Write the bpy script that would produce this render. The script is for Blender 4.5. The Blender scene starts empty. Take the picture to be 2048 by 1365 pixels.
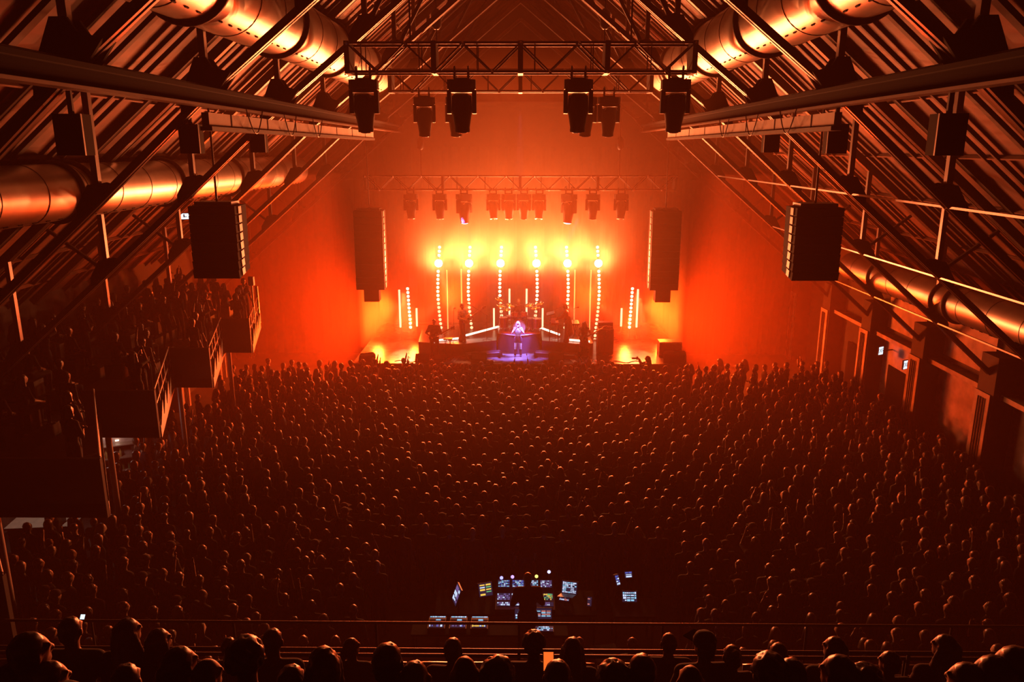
import bpy, bmesh, math, random
import numpy as np
from mathutils import Vector, Matrix

PI = math.pi
sc = bpy.context.scene
COL = sc.collection

# ------------------------------------------------------------------ camera
F_PX, H = 1535.0, 10.5
PITCH = math.atan((682.5 - 298) / F_PX)
YAW = math.atan(16 / F_PX)
cd = bpy.data.cameras.new('camera')
cd.sensor_width = 36.0
cd.lens = F_PX / 2048 * 36.0
cd.clip_end = 200
cam = bpy.data.objects.new('camera', cd)
COL.objects.link(cam)
cam.location = (0, 0, H)
cam.rotation_euler = (PI / 2 - PITCH, 0, YAW)
sc.camera = cam

# ------------------------------------------------------------------ view and world
sc.view_settings.view_transform = 'Standard'
sc.view_settings.look = 'None'
sc.view_settings.gamma = 1.0
sc.view_settings.use_curve_mapping = False
sc.view_settings.exposure = 0.22
w = bpy.data.worlds.new('world')
sc.world = w
w.use_nodes = True
w.node_tree.nodes['Background'].inputs[0].default_value = (0.0004, 0.0001, 0.00005, 1)
w.node_tree.nodes['Background'].inputs[1].default_value = 1.0
try:
    sc.cycles.volume_bounces = 0
    sc.cycles.max_bounces = 5
    sc.cycles.diffuse_bounces = 0
    sc.cycles.glossy_bounces = 1
    sc.cycles.sample_clamp_indirect = 3.0
    sc.cycles.blur_glossy = 1.0
    sc.cycles.sample_clamp_direct = 60.0
except Exception:
    pass

# pixel of the 2048x1365 photograph -> point in the hall, for reading positions off once
_c, _s = math.cos(PITCH), math.sin(PITCH)
_F = Vector((-math.sin(YAW) * _c, math.cos(YAW) * _c, -_s))
_R = Vector((math.cos(YAW), math.sin(YAW), 0))
_U = _R.cross(_F)


def ray(x, y): return _F + _R * ((x - 1024) / F_PX) + _U * ((682.5 - y) / F_PX)


def at_z(x, y, z):
    r = ray(x, y)
    return Vector((0, 0, H)) + r * ((z - H) / r.z)


def at_y(x, y, Y):
    r = ray(x, y)
    return Vector((0, 0, H)) + r * (Y / r.y)


# ------------------------------------------------------------------ lamps of the show
RED = (1.0, 0.045, 0.004)
ORANGE = (1.0, 0.09, 0.008)
AMBER = (1.0, 0.20, 0.055)


def light(kind, loc, power, color, target=None, angle=60, size=0.1, blend=0.6, name='lamp_light'):
    d = bpy.data.lights.new(name, kind)
    d.energy = power
    d.color = color
    if kind == 'SPOT':
        d.spot_size = math.radians(angle)
        d.spot_blend = blend
        d.shadow_soft_size = size
    elif kind == 'POINT':
        d.shadow_soft_size = size
    elif kind == 'AREA':
        d.size = size
    o = bpy.data.objects.new(name, d)
    COL.objects.link(o)
    o.location = loc
    if target is not None:
        v = Vector(target) - Vector(loc)
        o.rotation_euler = v.to_track_quat('-Z', 'Y').to_euler()
    return o


STAGE_Z = 1.42
# back lamps on the six tall light columns: warm beams towards the hall
COLY = 36.5
LPX = (879, 940, 1003, 1071, 1133, 1195)
COLX = [at_y(px, 525, COLY).x for px in LPX]
COLZ = at_y(1040, 525, COLY).z
for x in COLX:
    light('SPOT', (x, COLY - 0.35, COLZ), 2500, AMBER, (x * 1.5, 22, 9.8), 62, 0.16, 0.9, 'beam_light')
    light('SPOT', (x, COLY - 0.3, COLZ), 6500, AMBER, (x * 0.8, 30, COLZ + 3.6), 125, 0.16, 1.0, 'beam_glow')
for x in COLX:
    light('SPOT', (x, COLY - 0.3, COLZ + 0.1), 8000, AMBER, (x * 0.3, 33.4, 7.8), 46, 0.1, 0.8, 'crossing_beam')
# lower lamps fanning outwards over the deck
for x in (COLX[0], COLX[1], COLX[4], COLX[5], -5.6, 5.7):
    light('SPOT', (x, COLY - 0.3, 3.3), 380, AMBER, (x * 1.55 + (0.6 if x > 0 else -0.6), 34.6, 1.5), 44, 0.08, 0.35, 'fan_light')
# unseen red and orange floods low behind the band, added to redden the haze
for x in (-7.0, -5.2, 5.2, 7.0):
    light('SPOT', (x, 36.7, 2.35), 4800, RED, (x * 2.0, 20, 5.5), 150, 0.25, 0.9, 'added_flood')
for x in (-3.2, 3.2):
    light('SPOT', (x, 36.9, 3.4), 6500, RED, (x * 1.5, 26, 9.0), 120, 0.25, 0.9, 'added_flood')
for x in (-6.2, 6.2):
    light('SPOT', (x, 36.2, 3.2), 3800, ORANGE, (x * 2.4, 26, 2.5), 140, 0.3, 0.9, 'added_flood')
# unseen wash ahead of the overhead truss, added to brighten the band
for x in (-4.6, -2.2, 2.2, 4.6):
    light('SPOT', (x, 32.2, 8.2), 500, ORANGE, (x * 0.75, 34.6, 2.4), 34, 0.2, 0.6, 'added_wash')
light('SPOT', (0.0, 33.2, 8.0), 1500, AMBER, (0, 34.9, 2.8), 24, 0.08, 0.5, 'added_kit_spot')  # extra amber spot, added to make the cymbals sparkle
# hot pools where two lamps strike the deck
light('SPOT', (-5.7, 37.0, 3.8), 6000, AMBER, (-5.15, 33.4, STAGE_Z), 26, 0.1, 0.7, 'deck_light')
light('SPOT', (5.75, 37.0, 3.8), 6000, AMBER, (5.25, 33.4, STAGE_Z), 26, 0.1, 0.7, 'deck_light')
light('SPOT', (-3.9, 37.0, 4.6), 2500, AMBER, (-1.9, 32.9, STAGE_Z), 24, 0.1, 0.7, 'deck_light')
light('SPOT', (3.9, 37.0, 4.6), 2500, AMBER, (2.2, 32.9, STAGE_Z), 24, 0.1, 0.7, 'deck_light')
# violet follow light on the singer from two truss heads
for x in (-2.5, 2.5):
    light('SPOT', (x * 1.02, 33.55, 7.62), 15000, (0.30, 0.2, 1.0), (-0.05, 33.5, 2.2), 17, 0.08, 0.6, 'singer_light')
light('SPOT', (0.0, 23.2, 11.6), 5500, (0.5, 0.36, 1.0), (-0.08, 33.45, 2.1), 8.5, 0.05, 0.5, 'singer_light')  # third violet spot without a fixture, added to brighten the singer

# ------------------------------------------------------------------ materials
MATS = {}


def mat(name, color, rough=0.6, metal=0.0, noise=0.0, scale=8.0, spec=0.5, bump=0.0, emit=None, estr=0.0):
    if name in MATS:
        return MATS[name]
    m = bpy.data.materials.new(name)
    m.use_nodes = True
    nt = m.node_tree
    b = nt.nodes['Principled BSDF']
    b.inputs['Base Color'].default_value = (*color, 1)
    b.inputs['Roughness'].default_value = rough
    b.inputs['Metallic'].default_value = metal
    b.inputs['Specular IOR Level'].default_value = spec
    if noise > 0 or bump > 0:
        tc = nt.nodes.new('ShaderNodeTexCoord')
        n = nt.nodes.new('ShaderNodeTexNoise')
        n.inputs['Scale'].default_value = scale
        n.inputs['Detail'].default_value = 4
        nt.links.new(tc.outputs['Object'], n.inputs['Vector'])
        if noise > 0:
            r = nt.nodes.new('ShaderNodeValToRGB')
            r.color_ramp.elements[0].position = 0.3
            r.color_ramp.elements[1].position = 0.7
            r.color_ramp.elements[0].color = (*[c * (1 - noise) for c in color], 1)
            r.color_ramp.elements[1].color = (*[min(1, c * (1 + noise)) for c in color], 1)
            nt.links.new(n.outputs['Fac'], r.inputs['Fac'])
            nt.links.new(r.outputs['Color'], b.inputs['Base Color'])
        if bump > 0:
            bp = nt.nodes.new('ShaderNodeBump')
            bp.inputs['Strength'].default_value = bump
            bp.inputs['Distance'].default_value = 0.02
            nt.links.new(n.outputs['Fac'], bp.inputs['Height'])
            nt.links.new(bp.outputs['Normal'], b.inputs['Normal'])
    if emit is not None:
        b.inputs['Emission Color'].default_value = (*emit, 1)
        b.inputs['Emission Strength'].default_value = estr
        try:
            m.cycles.emission_sampling = 'NONE'
        except Exception:
            pass
    MATS[name] = m
    return m


def cloth_mat(name, cols, island=False, rough=0.85, spec=0.15):
    """clothing or hair whose colour differs from person to person"""
    m = bpy.data.materials.new(name)
    m.use_nodes = True
    nt = m.node_tree
    b = nt.nodes['Principled BSDF']
    b.inputs['Roughness'].default_value = rough
    b.inputs['Specular IOR Level'].default_value = spec
    r = nt.nodes.new('ShaderNodeValToRGB')
    r.color_ramp.interpolation = 'CONSTANT'
    while len(r.color_ramp.elements) < len(cols):
        r.color_ramp.elements.new(0.5)
    for i, c in enumerate(cols):
        r.color_ramp.elements[i].position = i / len(cols)
        r.color_ramp.elements[i].color = (*c, 1)
    if island:
        g = nt.nodes.new('ShaderNodeNewGeometry')
        nt.links.new(g.outputs['Random Per Island'], r.inputs['Fac'])
    else:
        oi = nt.nodes.new('ShaderNodeObjectInfo')
        nt.links.new(oi.outputs['Random'], r.inputs['Fac'])
    nt.links.new(r.outputs['Color'], b.inputs['Base Color'])
    return m


TOPS = [(0.006, 0.006, 0.007), (0.012, 0.012, 0.012), (0.05, 0.045, 0.04), (0.01, 0.012, 0.025), (0.005, 0.005, 0.005), (0.03, 0.008, 0.008), (0.012, 0.015, 0.01), (0.008, 0.008, 0.008), (0.12, 0.11, 0.10), (0.01, 0.01, 0.01)]
HAIRS = [(0.008, 0.006, 0.005), (0.016, 0.009, 0.005), (0.01, 0.007, 0.005), (0.06, 0.035, 0.018), (0.022, 0.012, 0.007)]
SKINS = [(0.52, 0.32, 0.22), (0.6, 0.4, 0.3), (0.25, 0.13, 0.08), (0.45, 0.27, 0.18)]
M_TOP = cloth_mat('crowd_top', TOPS)
M_PANTS = cloth_mat('crowd_trousers', [(0.02, 0.02, 0.025), (0.04, 0.05, 0.09), (0.07, 0.06, 0.05), (0.02, 0.02, 0.02)])
M_SKIN = cloth_mat('crowd_skin', SKINS, rough=0.5)
M_HAIR = cloth_mat('crowd_hair', HAIRS, rough=0.38, spec=0.3)
M_SHOE = mat('shoe_leather', (0.02, 0.02, 0.02), 0.5)
STEEL = mat('painted_steel', (0.07, 0.045, 0.035), 0.42, 0.55, 0.3, 3)
STEELD = mat('dark_steel', (0.03, 0.025, 0.022), 0.6, 0.1, 0.3, 6, spec=0.2)
ALU = mat('truss_aluminium', (0.03, 0.025, 0.022), 0.55, 0.4, spec=0.3)
BLACK = mat('black_paint', (0.012, 0.012, 0.012), 0.45)
BLACKM = mat('black_matt', (0.006, 0.006, 0.006), 0.9, spec=0.08)
EDGE = mat('worn_edge_steel', (0.45, 0.42, 0.4), 0.35, 0.7)
DUCT = mat('galvanised_duct', (0.36, 0.30, 0.25), 0.4, 0.92, 0.12, 2.0)
BAND = mat('duct_band', (0.05, 0.04, 0.035), 0.6, 0.3)
WOOD = mat('roof_boards', (0.17, 0.075, 0.045), 0.7, 0.0, 0.45, 1.2, bump=0.3)
RAFT = mat('rafter_timber', (0.05, 0.035, 0.025), 0.75, 0.0, 0.3, 4)
CONC = mat('hall_floor', (0.06, 0.055, 0.05), 0.7, 0, 0.3, 2)
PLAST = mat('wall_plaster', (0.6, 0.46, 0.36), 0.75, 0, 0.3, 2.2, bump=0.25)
DARKW = mat('dark_wall', (0.05, 0.04, 0.035), 0.8, 0, 0.3, 1.5)
DRAPE = mat('black_drape', (0.015, 0.012, 0.012), 0.95)
DECK = mat('stage_deck', (0.15, 0.13, 0.12), 0.24, 0, 0.35, 3)
RISER = mat('riser_fascia', (0.035, 0.03, 0.035), 0.3, 0, 0.2, 3)
CHROME = mat('chrome', (0.8, 0.78, 0.75), 0.12, 1.0)
GOLD = mat('cymbal_brass', (0.7, 0.45, 0.15), 0.22, 1.0)
GLOWW = mat('lamp_white', (1, 1, 1), emit=(1.0, 0.78, 0.55), estr=30.0)
GLOWA = mat('lamp_amber', (1, 0.8, 0.5), emit=(1.0, 0.62, 0.34), estr=3.2)
GLOWL = mat('lamp_low', (1, 0.8, 0.5), emit=(1.0, 0.52, 0.24), estr=1.9)
TUBE = mat('tube_glow', (1, 0.8, 0.5), emit=(1.0, 0.58, 0.30), estr=1.8)
TUBEB = mat('bar_glow', (1, 0.8, 0.5), emit=(1.0, 0.66, 0.45), estr=3.0)
SIGNW = mat('sign_glow', (0.9, 0.95, 1), emit=(0.75, 0.9, 1.0), estr=1.2)
SIGNT = mat('sign_letters', (0.02, 0.1, 0.03), 0.6)


# ------------------------------------------------------------------ mesh helpers
def tag(o, label=None, cat=None, group=None, kind=None):
    if label: o['label'] = label
    if cat: o['category'] = cat
    if group: o['group'] = group
    if kind: o['kind'] = kind
    return o


def empty(name, loc=(0, 0, 0), rz=0.0, label=None, cat=None, group=None):
    o = bpy.data.objects.new(name, None)
    COL.objects.link(o)
    o.empty_display_size = 0.1
    o.location = loc
    o.rotation_euler = (0, 0, rz)
    return tag(o, label, cat, group)


def perp(d):
    d = Vector(d).normalized()
    a = Vector((0, 0, 1)) if abs(d.z) < 0.9 else Vector((1, 0, 0))
    u = d.cross(a).normalized()
    return u, d.cross(u).normalized(), d


class MB:
    def __init__(s):
        s.v, s.f, s.m, s.mats, s.sm = [], [], [], [], []
        s.cur = 0

    def use(s, m):
        if m not in s.mats: s.mats.append(m)
        s.cur = s.mats.index(m)
        return s

    def add(s, vs, fs, smooth=False):
        b = len(s.v)
        s.v += [tuple(v) for v in vs]
        for f in fs:
            s.f.append(tuple(b + i for i in f))
            s.m.append(s.cur)
            s.sm.append(smooth)
        return s

    def box(s, c, d, R=None):
        hx, hy, hz = d[0] / 2, d[1] / 2, d[2] / 2
        vs = []
        for x in (-hx, hx):
            for y in (-hy, hy):
                for z in (-hz, hz):
                    p = Vector((x, y, z))
                    if R is not None: p = R @ p
                    vs.append(p + Vector(c))
        return s.add(vs, [(0, 1, 3, 2), (4, 6, 7, 5), (0, 4, 5, 1), (2, 3, 7, 6), (0, 2, 6, 4), (1, 5, 7, 3)])

    def span(s, lo, hi):
        return s.box([(a + b) / 2 for a, b in zip(lo, hi)], [abs(b - a) for a, b in zip(lo, hi)])

    def bar(s, a, b, w, h, up=(0, 0, 1)):
        """rectangular bar from a to b; h measured along up"""
        a, b = Vector(a), Vector(b)
        d = (b - a).normalized()
        x = d.cross(Vector(up))
        if x.length < 1e-4: x = d.cross(Vector((1, 0, 0)))
        x.normalize()
        z = x.cross(d).normalized()
        vs = []
        for p in (a, b):
            for i, j in ((-1, -1), (1, -1), (1, 1), (-1, 1)):
                vs.append(p + x * (i * w / 2) + z * (j * h / 2))
        return s.add(vs, [(3, 2, 1, 0), (4, 5, 6, 7), (0, 1, 5, 4), (1, 2, 6, 5), (2, 3, 7, 6), (3, 0, 4, 7)])

    def cyl(s, a, b, r, r2=None, n=10, caps=True):
        r2 = r if r2 is None else r2
        a, b = Vector(a), Vector(b)
        u, v, d = perp(b - a)
        vs = []
        for p, rr in ((a, r), (b, r2)):
            for i in range(n):
                t = 2 * PI * i / n
                vs.append(p + u * math.cos(t) * rr + v * math.sin(t) * rr)
        s.add(vs, [(i, (i + 1) % n, n + (i + 1) % n, n + i) for i in range(n)], True)
        if caps:
            s.add(vs[:n], [tuple(reversed(range(n)))])
            s.add(vs[n:], [tuple(range(n))])
        return s

    def tube(s, pts, r, n=6):
        for p, q in zip(pts[:-1], pts[1:]): s.cyl(p, q, r, n=n)
        return s

    def lathe(s, o, axis, prof, n=16):
        """prof: list of (distance along axis, radius)"""
        o = Vector(o)
        u, v, d = perp(axis)
        vs, fs = [], []
        for t, r in prof:
            for i in range(n):
                a = 2 * PI * i / n
                vs.append(o + d * t + u * math.cos(a) * r + v * math.sin(a) * r)
        for k in range(len(prof) - 1):
            for i in range(n):
                j = (i + 1) % n
                fs.append((k * n + i, k * n + j, (k + 1) * n + j, (k + 1) * n + i))
        s.add(vs, fs, True)
        s.add(vs[:n], [tuple(reversed(range(n)))])
        s.add(vs[-n:], [tuple(range(n))])
        return s

    def ring(s, o, axis, R, r, n=28, k=6, a0=0.0, a1=2 * PI):
        o = Vector(o)
        u, v, d = perp(axis)
        full = abs(a1 - a0 - 2 * PI) < 1e-6
        vs, fs = [], []
        N = n if full else n + 1
        for i in range(N):
            t = a0 + (a1 - a0) * i / n
            c = u * math.cos(t) + v * math.sin(t)
            for j in range(k):
                q = 2 * PI * j / k
                vs.append(o + c * (R + r * math.cos(q)) + d * (r * math.sin(q)))
        for i in range(n):
            i2 = (i + 1) % N
            for j in range(k):
                fs.append((i * k + j, i2 * k + j, i2 * k + (j + 1) % k, i * k + (j + 1) % k))
        return s.add(vs, fs, True)

    def prism(s, poly, z0, z1, M=None):
        n = len(poly)
        ar = sum(poly[i][0] * poly[(i + 1) % n][1] - poly[(i + 1) % n][0] * poly[i][1] for i in range(n))
        if ar < 0: poly = list(reversed(poly))
        vs = [Vector((x, y, z0)) for x, y in poly] + [Vector((x, y, z1)) for x, y in poly]
        if M is not None: vs = [M @ p for p in vs]
        return s.add(vs, [tuple(reversed(range(n))), tuple(range(n, 2 * n))] + [(i, (i + 1) % n, n + (i + 1) % n, n + i) for i in range(n)])

    def mesh(s, name):
        me = bpy.data.meshes.new(name)
        me.from_pydata(s.v, [], s.f)
        for m in s.mats: me.materials.append(m)
        if s.f:
            me.polygons.foreach_set('material_index', s.m)
            me.polygons.foreach_set('use_smooth', s.sm)
        me.update()
        return me

    def build(s, name, parent=None, m=None, loc=None, label=None, cat=None, group=None, kind=None):
        if m is not None and not s.mats: s.mats = [m]
        o = bpy.data.objects.new(name, s.mesh(name))
        COL.objects.link(o)
        if parent is not None: o.parent = parent
        if loc is not None: o.location = loc
        return tag(o, label, cat, group, kind)


def M1(m):
    return MB().use(m)


def place_copy(o, parent=None):
    c = o.copy()
    COL.objects.link(c)
    c.parent = parent
    for ch in list(KIDS.get(o.name, [])): place_copy(ch, c)
    return c


KIDS = {}


def index_kids(root):
    """remember the children of a finished thing so that copies stay quick"""
    def rec(o, allo):
        KIDS[o.name] = [x for x in allo if x.parent == o]
        for x in KIDS[o.name]: rec(x, allo)
    allo = [x for x in bpy.data.objects if x.parent is not None]
    rec(root, allo)
    return root


ORD = 'leftmost|second from left|third from left|fourth from left|fifth from left|sixth from left|seventh from left|eighth from left|ninth from left|tenth from left'.split('|')
ORDN = 'first|second|third|fourth|fifth|sixth|seventh|eighth|ninth|tenth|eleventh|twelfth|thirteenth|fourteenth|fifteenth|sixteenth|seventeenth|eighteenth|nineteenth|twentieth|twenty-first|twenty-second|twenty-third|twenty-fourth|twenty-fifth|twenty-sixth|twenty-seventh|twenty-eighth|twenty-ninth|thirtieth'.split('|')


# ------------------------------------------------------------------ the hall
WX = 14.6                      # side walls
CH = [(0, 15.75), (3.4, 13.0), (5.4, 11.42), (7.5, 9.58), (9.75, 7.66), (12.1, 5.66), (14.05, 3.95)]   # lower chord of a truss
ROOF_UP = 2.6


def chord_z(x):
    x = abs(x)
    for (a, za), (b, zb) in zip(CH[:-1], CH[1:]):
        if x <= b: return za + (zb - za) * (x - a) / (b - a)
    return CH[-1][1] - (x - CH[-1][0]) * 0.88


def roof_z(x): return 15.9 + ROOF_UP - abs(x) * 0.845


YB = [9.7 + 4.1 * k for k in range(-2, 9)]       # truss lines
M1(CONC).span((-WX, -3, -0.2), (WX, 46, 0)).build('floor', kind='structure')
Y0, Y1 = -3.0, 46.0
for sx, side in ((-1, 'left'), (1, 'right')):
    # roof slope: a deck of boards with rafters and purlins beneath
    a, b = Vector((0, 0, roof_z(0))), Vector((sx * (WX + 0.4), 0, roof_z(WX + 0.4)))
    d = (b - a).normalized()
    nrm = Vector((-d.z * sx, 0, d.x * sx))
    if nrm.z < 0: nrm = -nrm
    m = MB().use(WOOD)
    m.bar((a + b) / 2 + Vector((0, Y0, 0)) + nrm * 0.1, (a + b) / 2 + Vector((0, Y1, 0)) + nrm * 0.1, (b - a).length, 0.16, nrm)
    roof = m.build('ceiling_' + side, kind='structure')
    y = Y0 + 0.4
    k = 0
    while y < 34:
        wd = (0.10, 0.20, 0.10, 0.07, 0.26, 0.10)[k % 6]
        M1(RAFT).bar(a + Vector((0, y, 0)) - nrm * 0.12, b + Vector((0, y, 0)) - nrm * 0.04, wd * 0.7, 0.09, nrm).build('rafter', roof)
        y += (1.0, 1.15, 0.45, 1.1, 1.25, 0.5)[k % 6]
        k += 1
    for x in (2.4, 4.4, 6.4, 8.2, 9.6, 11.0, 12.6, 13.8):
        M1(WOOD).bar((sx * x, Y0, roof_z(x) - 0.06), (sx * x, 34, roof_z(x) - 0.06), 0.04, 0.09, nrm).build('purlin', roof)
    # side wall with pilasters, lit plaster bays, a ledge and a band of upper panels
    wl = M1(DARKW).span((sx * WX, Y0, 0), (sx * (WX + 0.3), Y1, 6.2)).build('wall_' + side, kind='structure')
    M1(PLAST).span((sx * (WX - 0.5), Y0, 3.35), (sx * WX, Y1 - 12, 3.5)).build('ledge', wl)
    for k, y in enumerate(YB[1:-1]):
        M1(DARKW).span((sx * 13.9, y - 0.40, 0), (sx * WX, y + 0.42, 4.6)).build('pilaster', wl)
        M1(PLAST).span((sx * 13.84, y - 0.34, 0), (sx * 13.9, y + 0.42, 3.45)).build('pilaster_lit_face', wl)  # pale plate paints the hall side as lit against the dark pilaster
        for q in range(3):
            M1(STEELD).cyl((sx * 13.81, y - 0.1 + q * 0.13, 0), (sx * 13.81, y - 0.1 + q * 0.13, 3.3), 0.022).build('conduit', wl)
        if y < 30:
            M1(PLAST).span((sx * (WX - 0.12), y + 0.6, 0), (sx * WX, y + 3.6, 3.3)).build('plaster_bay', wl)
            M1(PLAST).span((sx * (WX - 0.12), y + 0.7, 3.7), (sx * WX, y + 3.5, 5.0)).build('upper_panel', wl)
            M1(EDGE).span((sx * (WX - 0.2), y + 0.6, 5.0), (sx * (WX - 0.1), y + 3.6, 5.06)).build('panel_cap', wl)
    if side == 'right':
        for y in (27.2, 31.0):
            M1(BLACKM).span((WX - 0.16, y, 0), (WX - 0.10, y + 1.9, 2.3)).build('door_%d' % (1 if y < 30 else 2), kind='structure')
M1(DRAPE).span((-WX, Y1, 0), (WX, Y1 + 0.3, 18.9)).build('wall_far', kind='structure')
M1(DRAPE).span((-WX, Y0 - 0.3, 0), (WX, Y0, 18.9)).build('wall_near', kind='structure')


def plate(m, pts, y, t=0.05):
    """a steel plate standing in the plane of a truss"""
    M = Matrix(((1, 0, 0, 0), (0, 0, -1, y), (0, 1, 0, 0), (0, 0, 0, 1)))
    m.prism(pts, -t / 2, t / 2, M)



TNAME = ['nearest roof truss, right above the seats and mostly out of view', 'second nearest roof truss, with the largest black gusset plates',
         'third nearest roof truss, its left vertical crossing the big duct', 'fourth nearest roof truss, just beyond the two hanging speaker arrays level',
         'fifth roof truss, its right foot on the pilaster nearest the right edge', 'sixth roof truss, its right foot beside the nearer exit sign',
         'seventh roof truss, hazy, beyond the exit signs', 'eighth roof truss, faint in the haze before the stage']
for k, y in enumerate(YB[1:9]):
    t = empty('roof_truss', (0, y, 0), 0, TNAME[k] + ' of the hall', 'roof truss', 'steel roof trusses across the hall')
    for sx in (-1, 1):
        m = M1(STEEL)
        for (xa, za), (xb, zb) in zip(CH[:-1], CH[1:]):
            for dy in (-0.06, 0.06):
                m.bar((sx * xa, dy, za), (sx * xb, dy, zb), 0.06, 0.13, (0, 0, 1))
        m.build('lower_chord', t)
        m = M1(STEEL)
        m.bar((0, 0, roof_z(0) - 0.28), (sx * 14.3, 0, roof_z(14.3) - 0.28), 0.16, 0.2)
        m.build('upper_chord', t)
        for q, (x, z) in enumerate(CH[1:6]):
            M1(STEEL).bar((sx * x, 0, z), (sx * x, 0, roof_z(x) - 0.28), 0.11, 0.11, (0, 1, 0)).build('vertical', t)
            x2 = CH[q + 2][0]
            if x == 9.75: M1(STEEL).bar((sx * x, 0, z), (sx * (x + (x2 - x) * 0.55), 0, roof_z(x + (x2 - x) * 0.55) - 0.5), 0.07, 0.07, (0, 1, 0)).build('diagonal', t)
            g = M1(BLACKM)
            for dy in (-0.14, 0.14):
                if x == 5.4:
                    plate(g, [(sx * (x - 0.5), z + 0.34), (sx * (x - 0.25), z + 0.02), (sx * (x + 0.1), z - 0.16), (sx * (x + 0.42), z - 0.36), (sx * (x + 0.38), z - 0.04), (sx * (x + 0.16), z + 0.45), (sx * (x + 0.1), z + 0.58), (sx * (x - 0.1), z + 0.58), (sx * (x - 0.2), z + 0.42)], dy)
                else:
                    plate(g, [(sx * (x - 0.34), z + 0.26), (sx * (x + 0.34), z - 0.30), (sx * (x + 0.34), z - 0.10), (sx * (x + 0.1), z + 0.30), (sx * (x - 0.1), z + 0.34)], dy)
            g.build('gusset_plate', t)
        M1(STEELD).bar((sx * 3.4, 0, 13.0), (sx * 1.1, 0, roof_z(1.1) - 0.5), 0.09, 0.09, (0, 1, 0)).build('diagonal', t)

# longitudinal members
for sx, side in ((-1, 'left'), (1, 'right')):
    t = empty('catwalk_beam', (sx * 5.1, 0, 0), 0, 'long twin-flanged %s catwalk beam at the black gusset plates' % side, 'beam')
    M1(BLACKM).span((-0.13, -1, 11.40), (0.13, 33, 11.46)).build('top_flange', t)
    M1(BLACKM).span((-0.03, -1, 11.2), (0.03, 33, 11.40)).build('web', t)
    M1(STEEL).span((-0.12, -1, 11.16), (0.12, 33, 11.20)).build('bottom_flange', t)
    M1(STEELD).cyl((sx * 0.22, -1, 11.52), (sx * 0.22, 33, 11.52), 0.03).build('conduit', t)
    t = empty('box_girder', (sx * 5.15, 0, 0), 0, 'pale panelled box girder under the far half of the %s catwalk beam' % side, 'girder')
    M1(mat('girder_panel', (0.42, 0.36, 0.32), 0.6, 0.1, 0.15, 2)).span((-0.06, 13.0, 10.86), (0.06, 27.5, 11.08)).build('side_panel', t)
    M1(STEELD).span((-0.1, 13.0, 10.79), (0.1, 27.5, 10.86)).build('lower_rail', t)
    for y in range(14, 28, 2):
        M1(STEELD).span((-0.07, y, 10.86), (0.07, y + 0.03, 11.08)).build('panel_joint', t)
    for x, z, nm in ((7.5, 9.50, 'upper'), (9.75, 7.58, 'middle'), (12.1, 5.58, 'lower')):
        if sx < 0: continue
        M1(mat('tie_steel', (0.3, 0.25, 0.22), 0.4, 0.6)).bar((sx * (x + 0.05), -1, z), (sx * (x + 0.05), 30, z), 0.05, 0.04).build('tie_beam', label='%s thin steel tie beam running along the %s roof slope nodes' % (nm, side), cat='beam')


# ducts
def duct(x, z, r, y0, y1, rings, label, slots=True):
    t = empty('air_duct', (x, 0, z), 0, label, 'duct')
    m = M1(DUCT)
    n = 40
    ys = [y0 + (y1 - y0) * i / 10 for i in range(11)]
    prof = [(yy, r) for yy in ys]
    m.lathe((0, 0, 0), (0, 1, 0), prof, n)
    yy = y0 + 0.9
    while yy < y1 - 0.5:
        M1(mat('duct_seam', (0.3, 0.26, 0.23), 0.5, 0.7)).ring((0, yy, 0), (0, 1, 0), r + 0.002, 0.009, 36, 4).build('seam', t)
        yy += 1.37
    for yy in rings:
        M1(BAND).ring((0, yy, 0), (0, 1, 0), r + 0.02, 0.06, 40, 8).build('band', t)
    if slots:
        sg = -1 if x > 0 else 1
        m.use(BLACKM)
        yy = y0 + 0.3
        while yy < y1:
            a = math.radians(-62)
            m.box((sg * math.cos(a) * (r + 0.004), yy, math.sin(a) * (r + 0.004)), (0.025, 0.12, 0.025), Matrix.Rotation(-a * sg, 3, 'Y'))
            yy += 0.42
    m.build('duct_shell', t)
    return t


RG = [12.3, 16.6, 20.9, 25.0]
duct(-5.0, 13.02, 0.66, 2.0, 27.5, RG, 'fat galvanised air duct high up beside the left catwalk beam')
duct(5.0, 13.02, 0.66, 2.0, 27.5, RG, 'fat galvanised air duct high up beside the right catwalk beam')
duct(-9.35, 9.65, 0.56, 4.0, 32.5, [10.6, 11.4, 15.6, 16.1, 20.4, 24.8], 'long galvanised air duct low on left roof slope, above the balcony')
duct(12.35, 6.28, 0.5, 6.0, 28.5, [16.5, 17.3, 21.2, 21.9, 26.0], 'galvanised air duct low on the right above the wall ledge')


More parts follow.
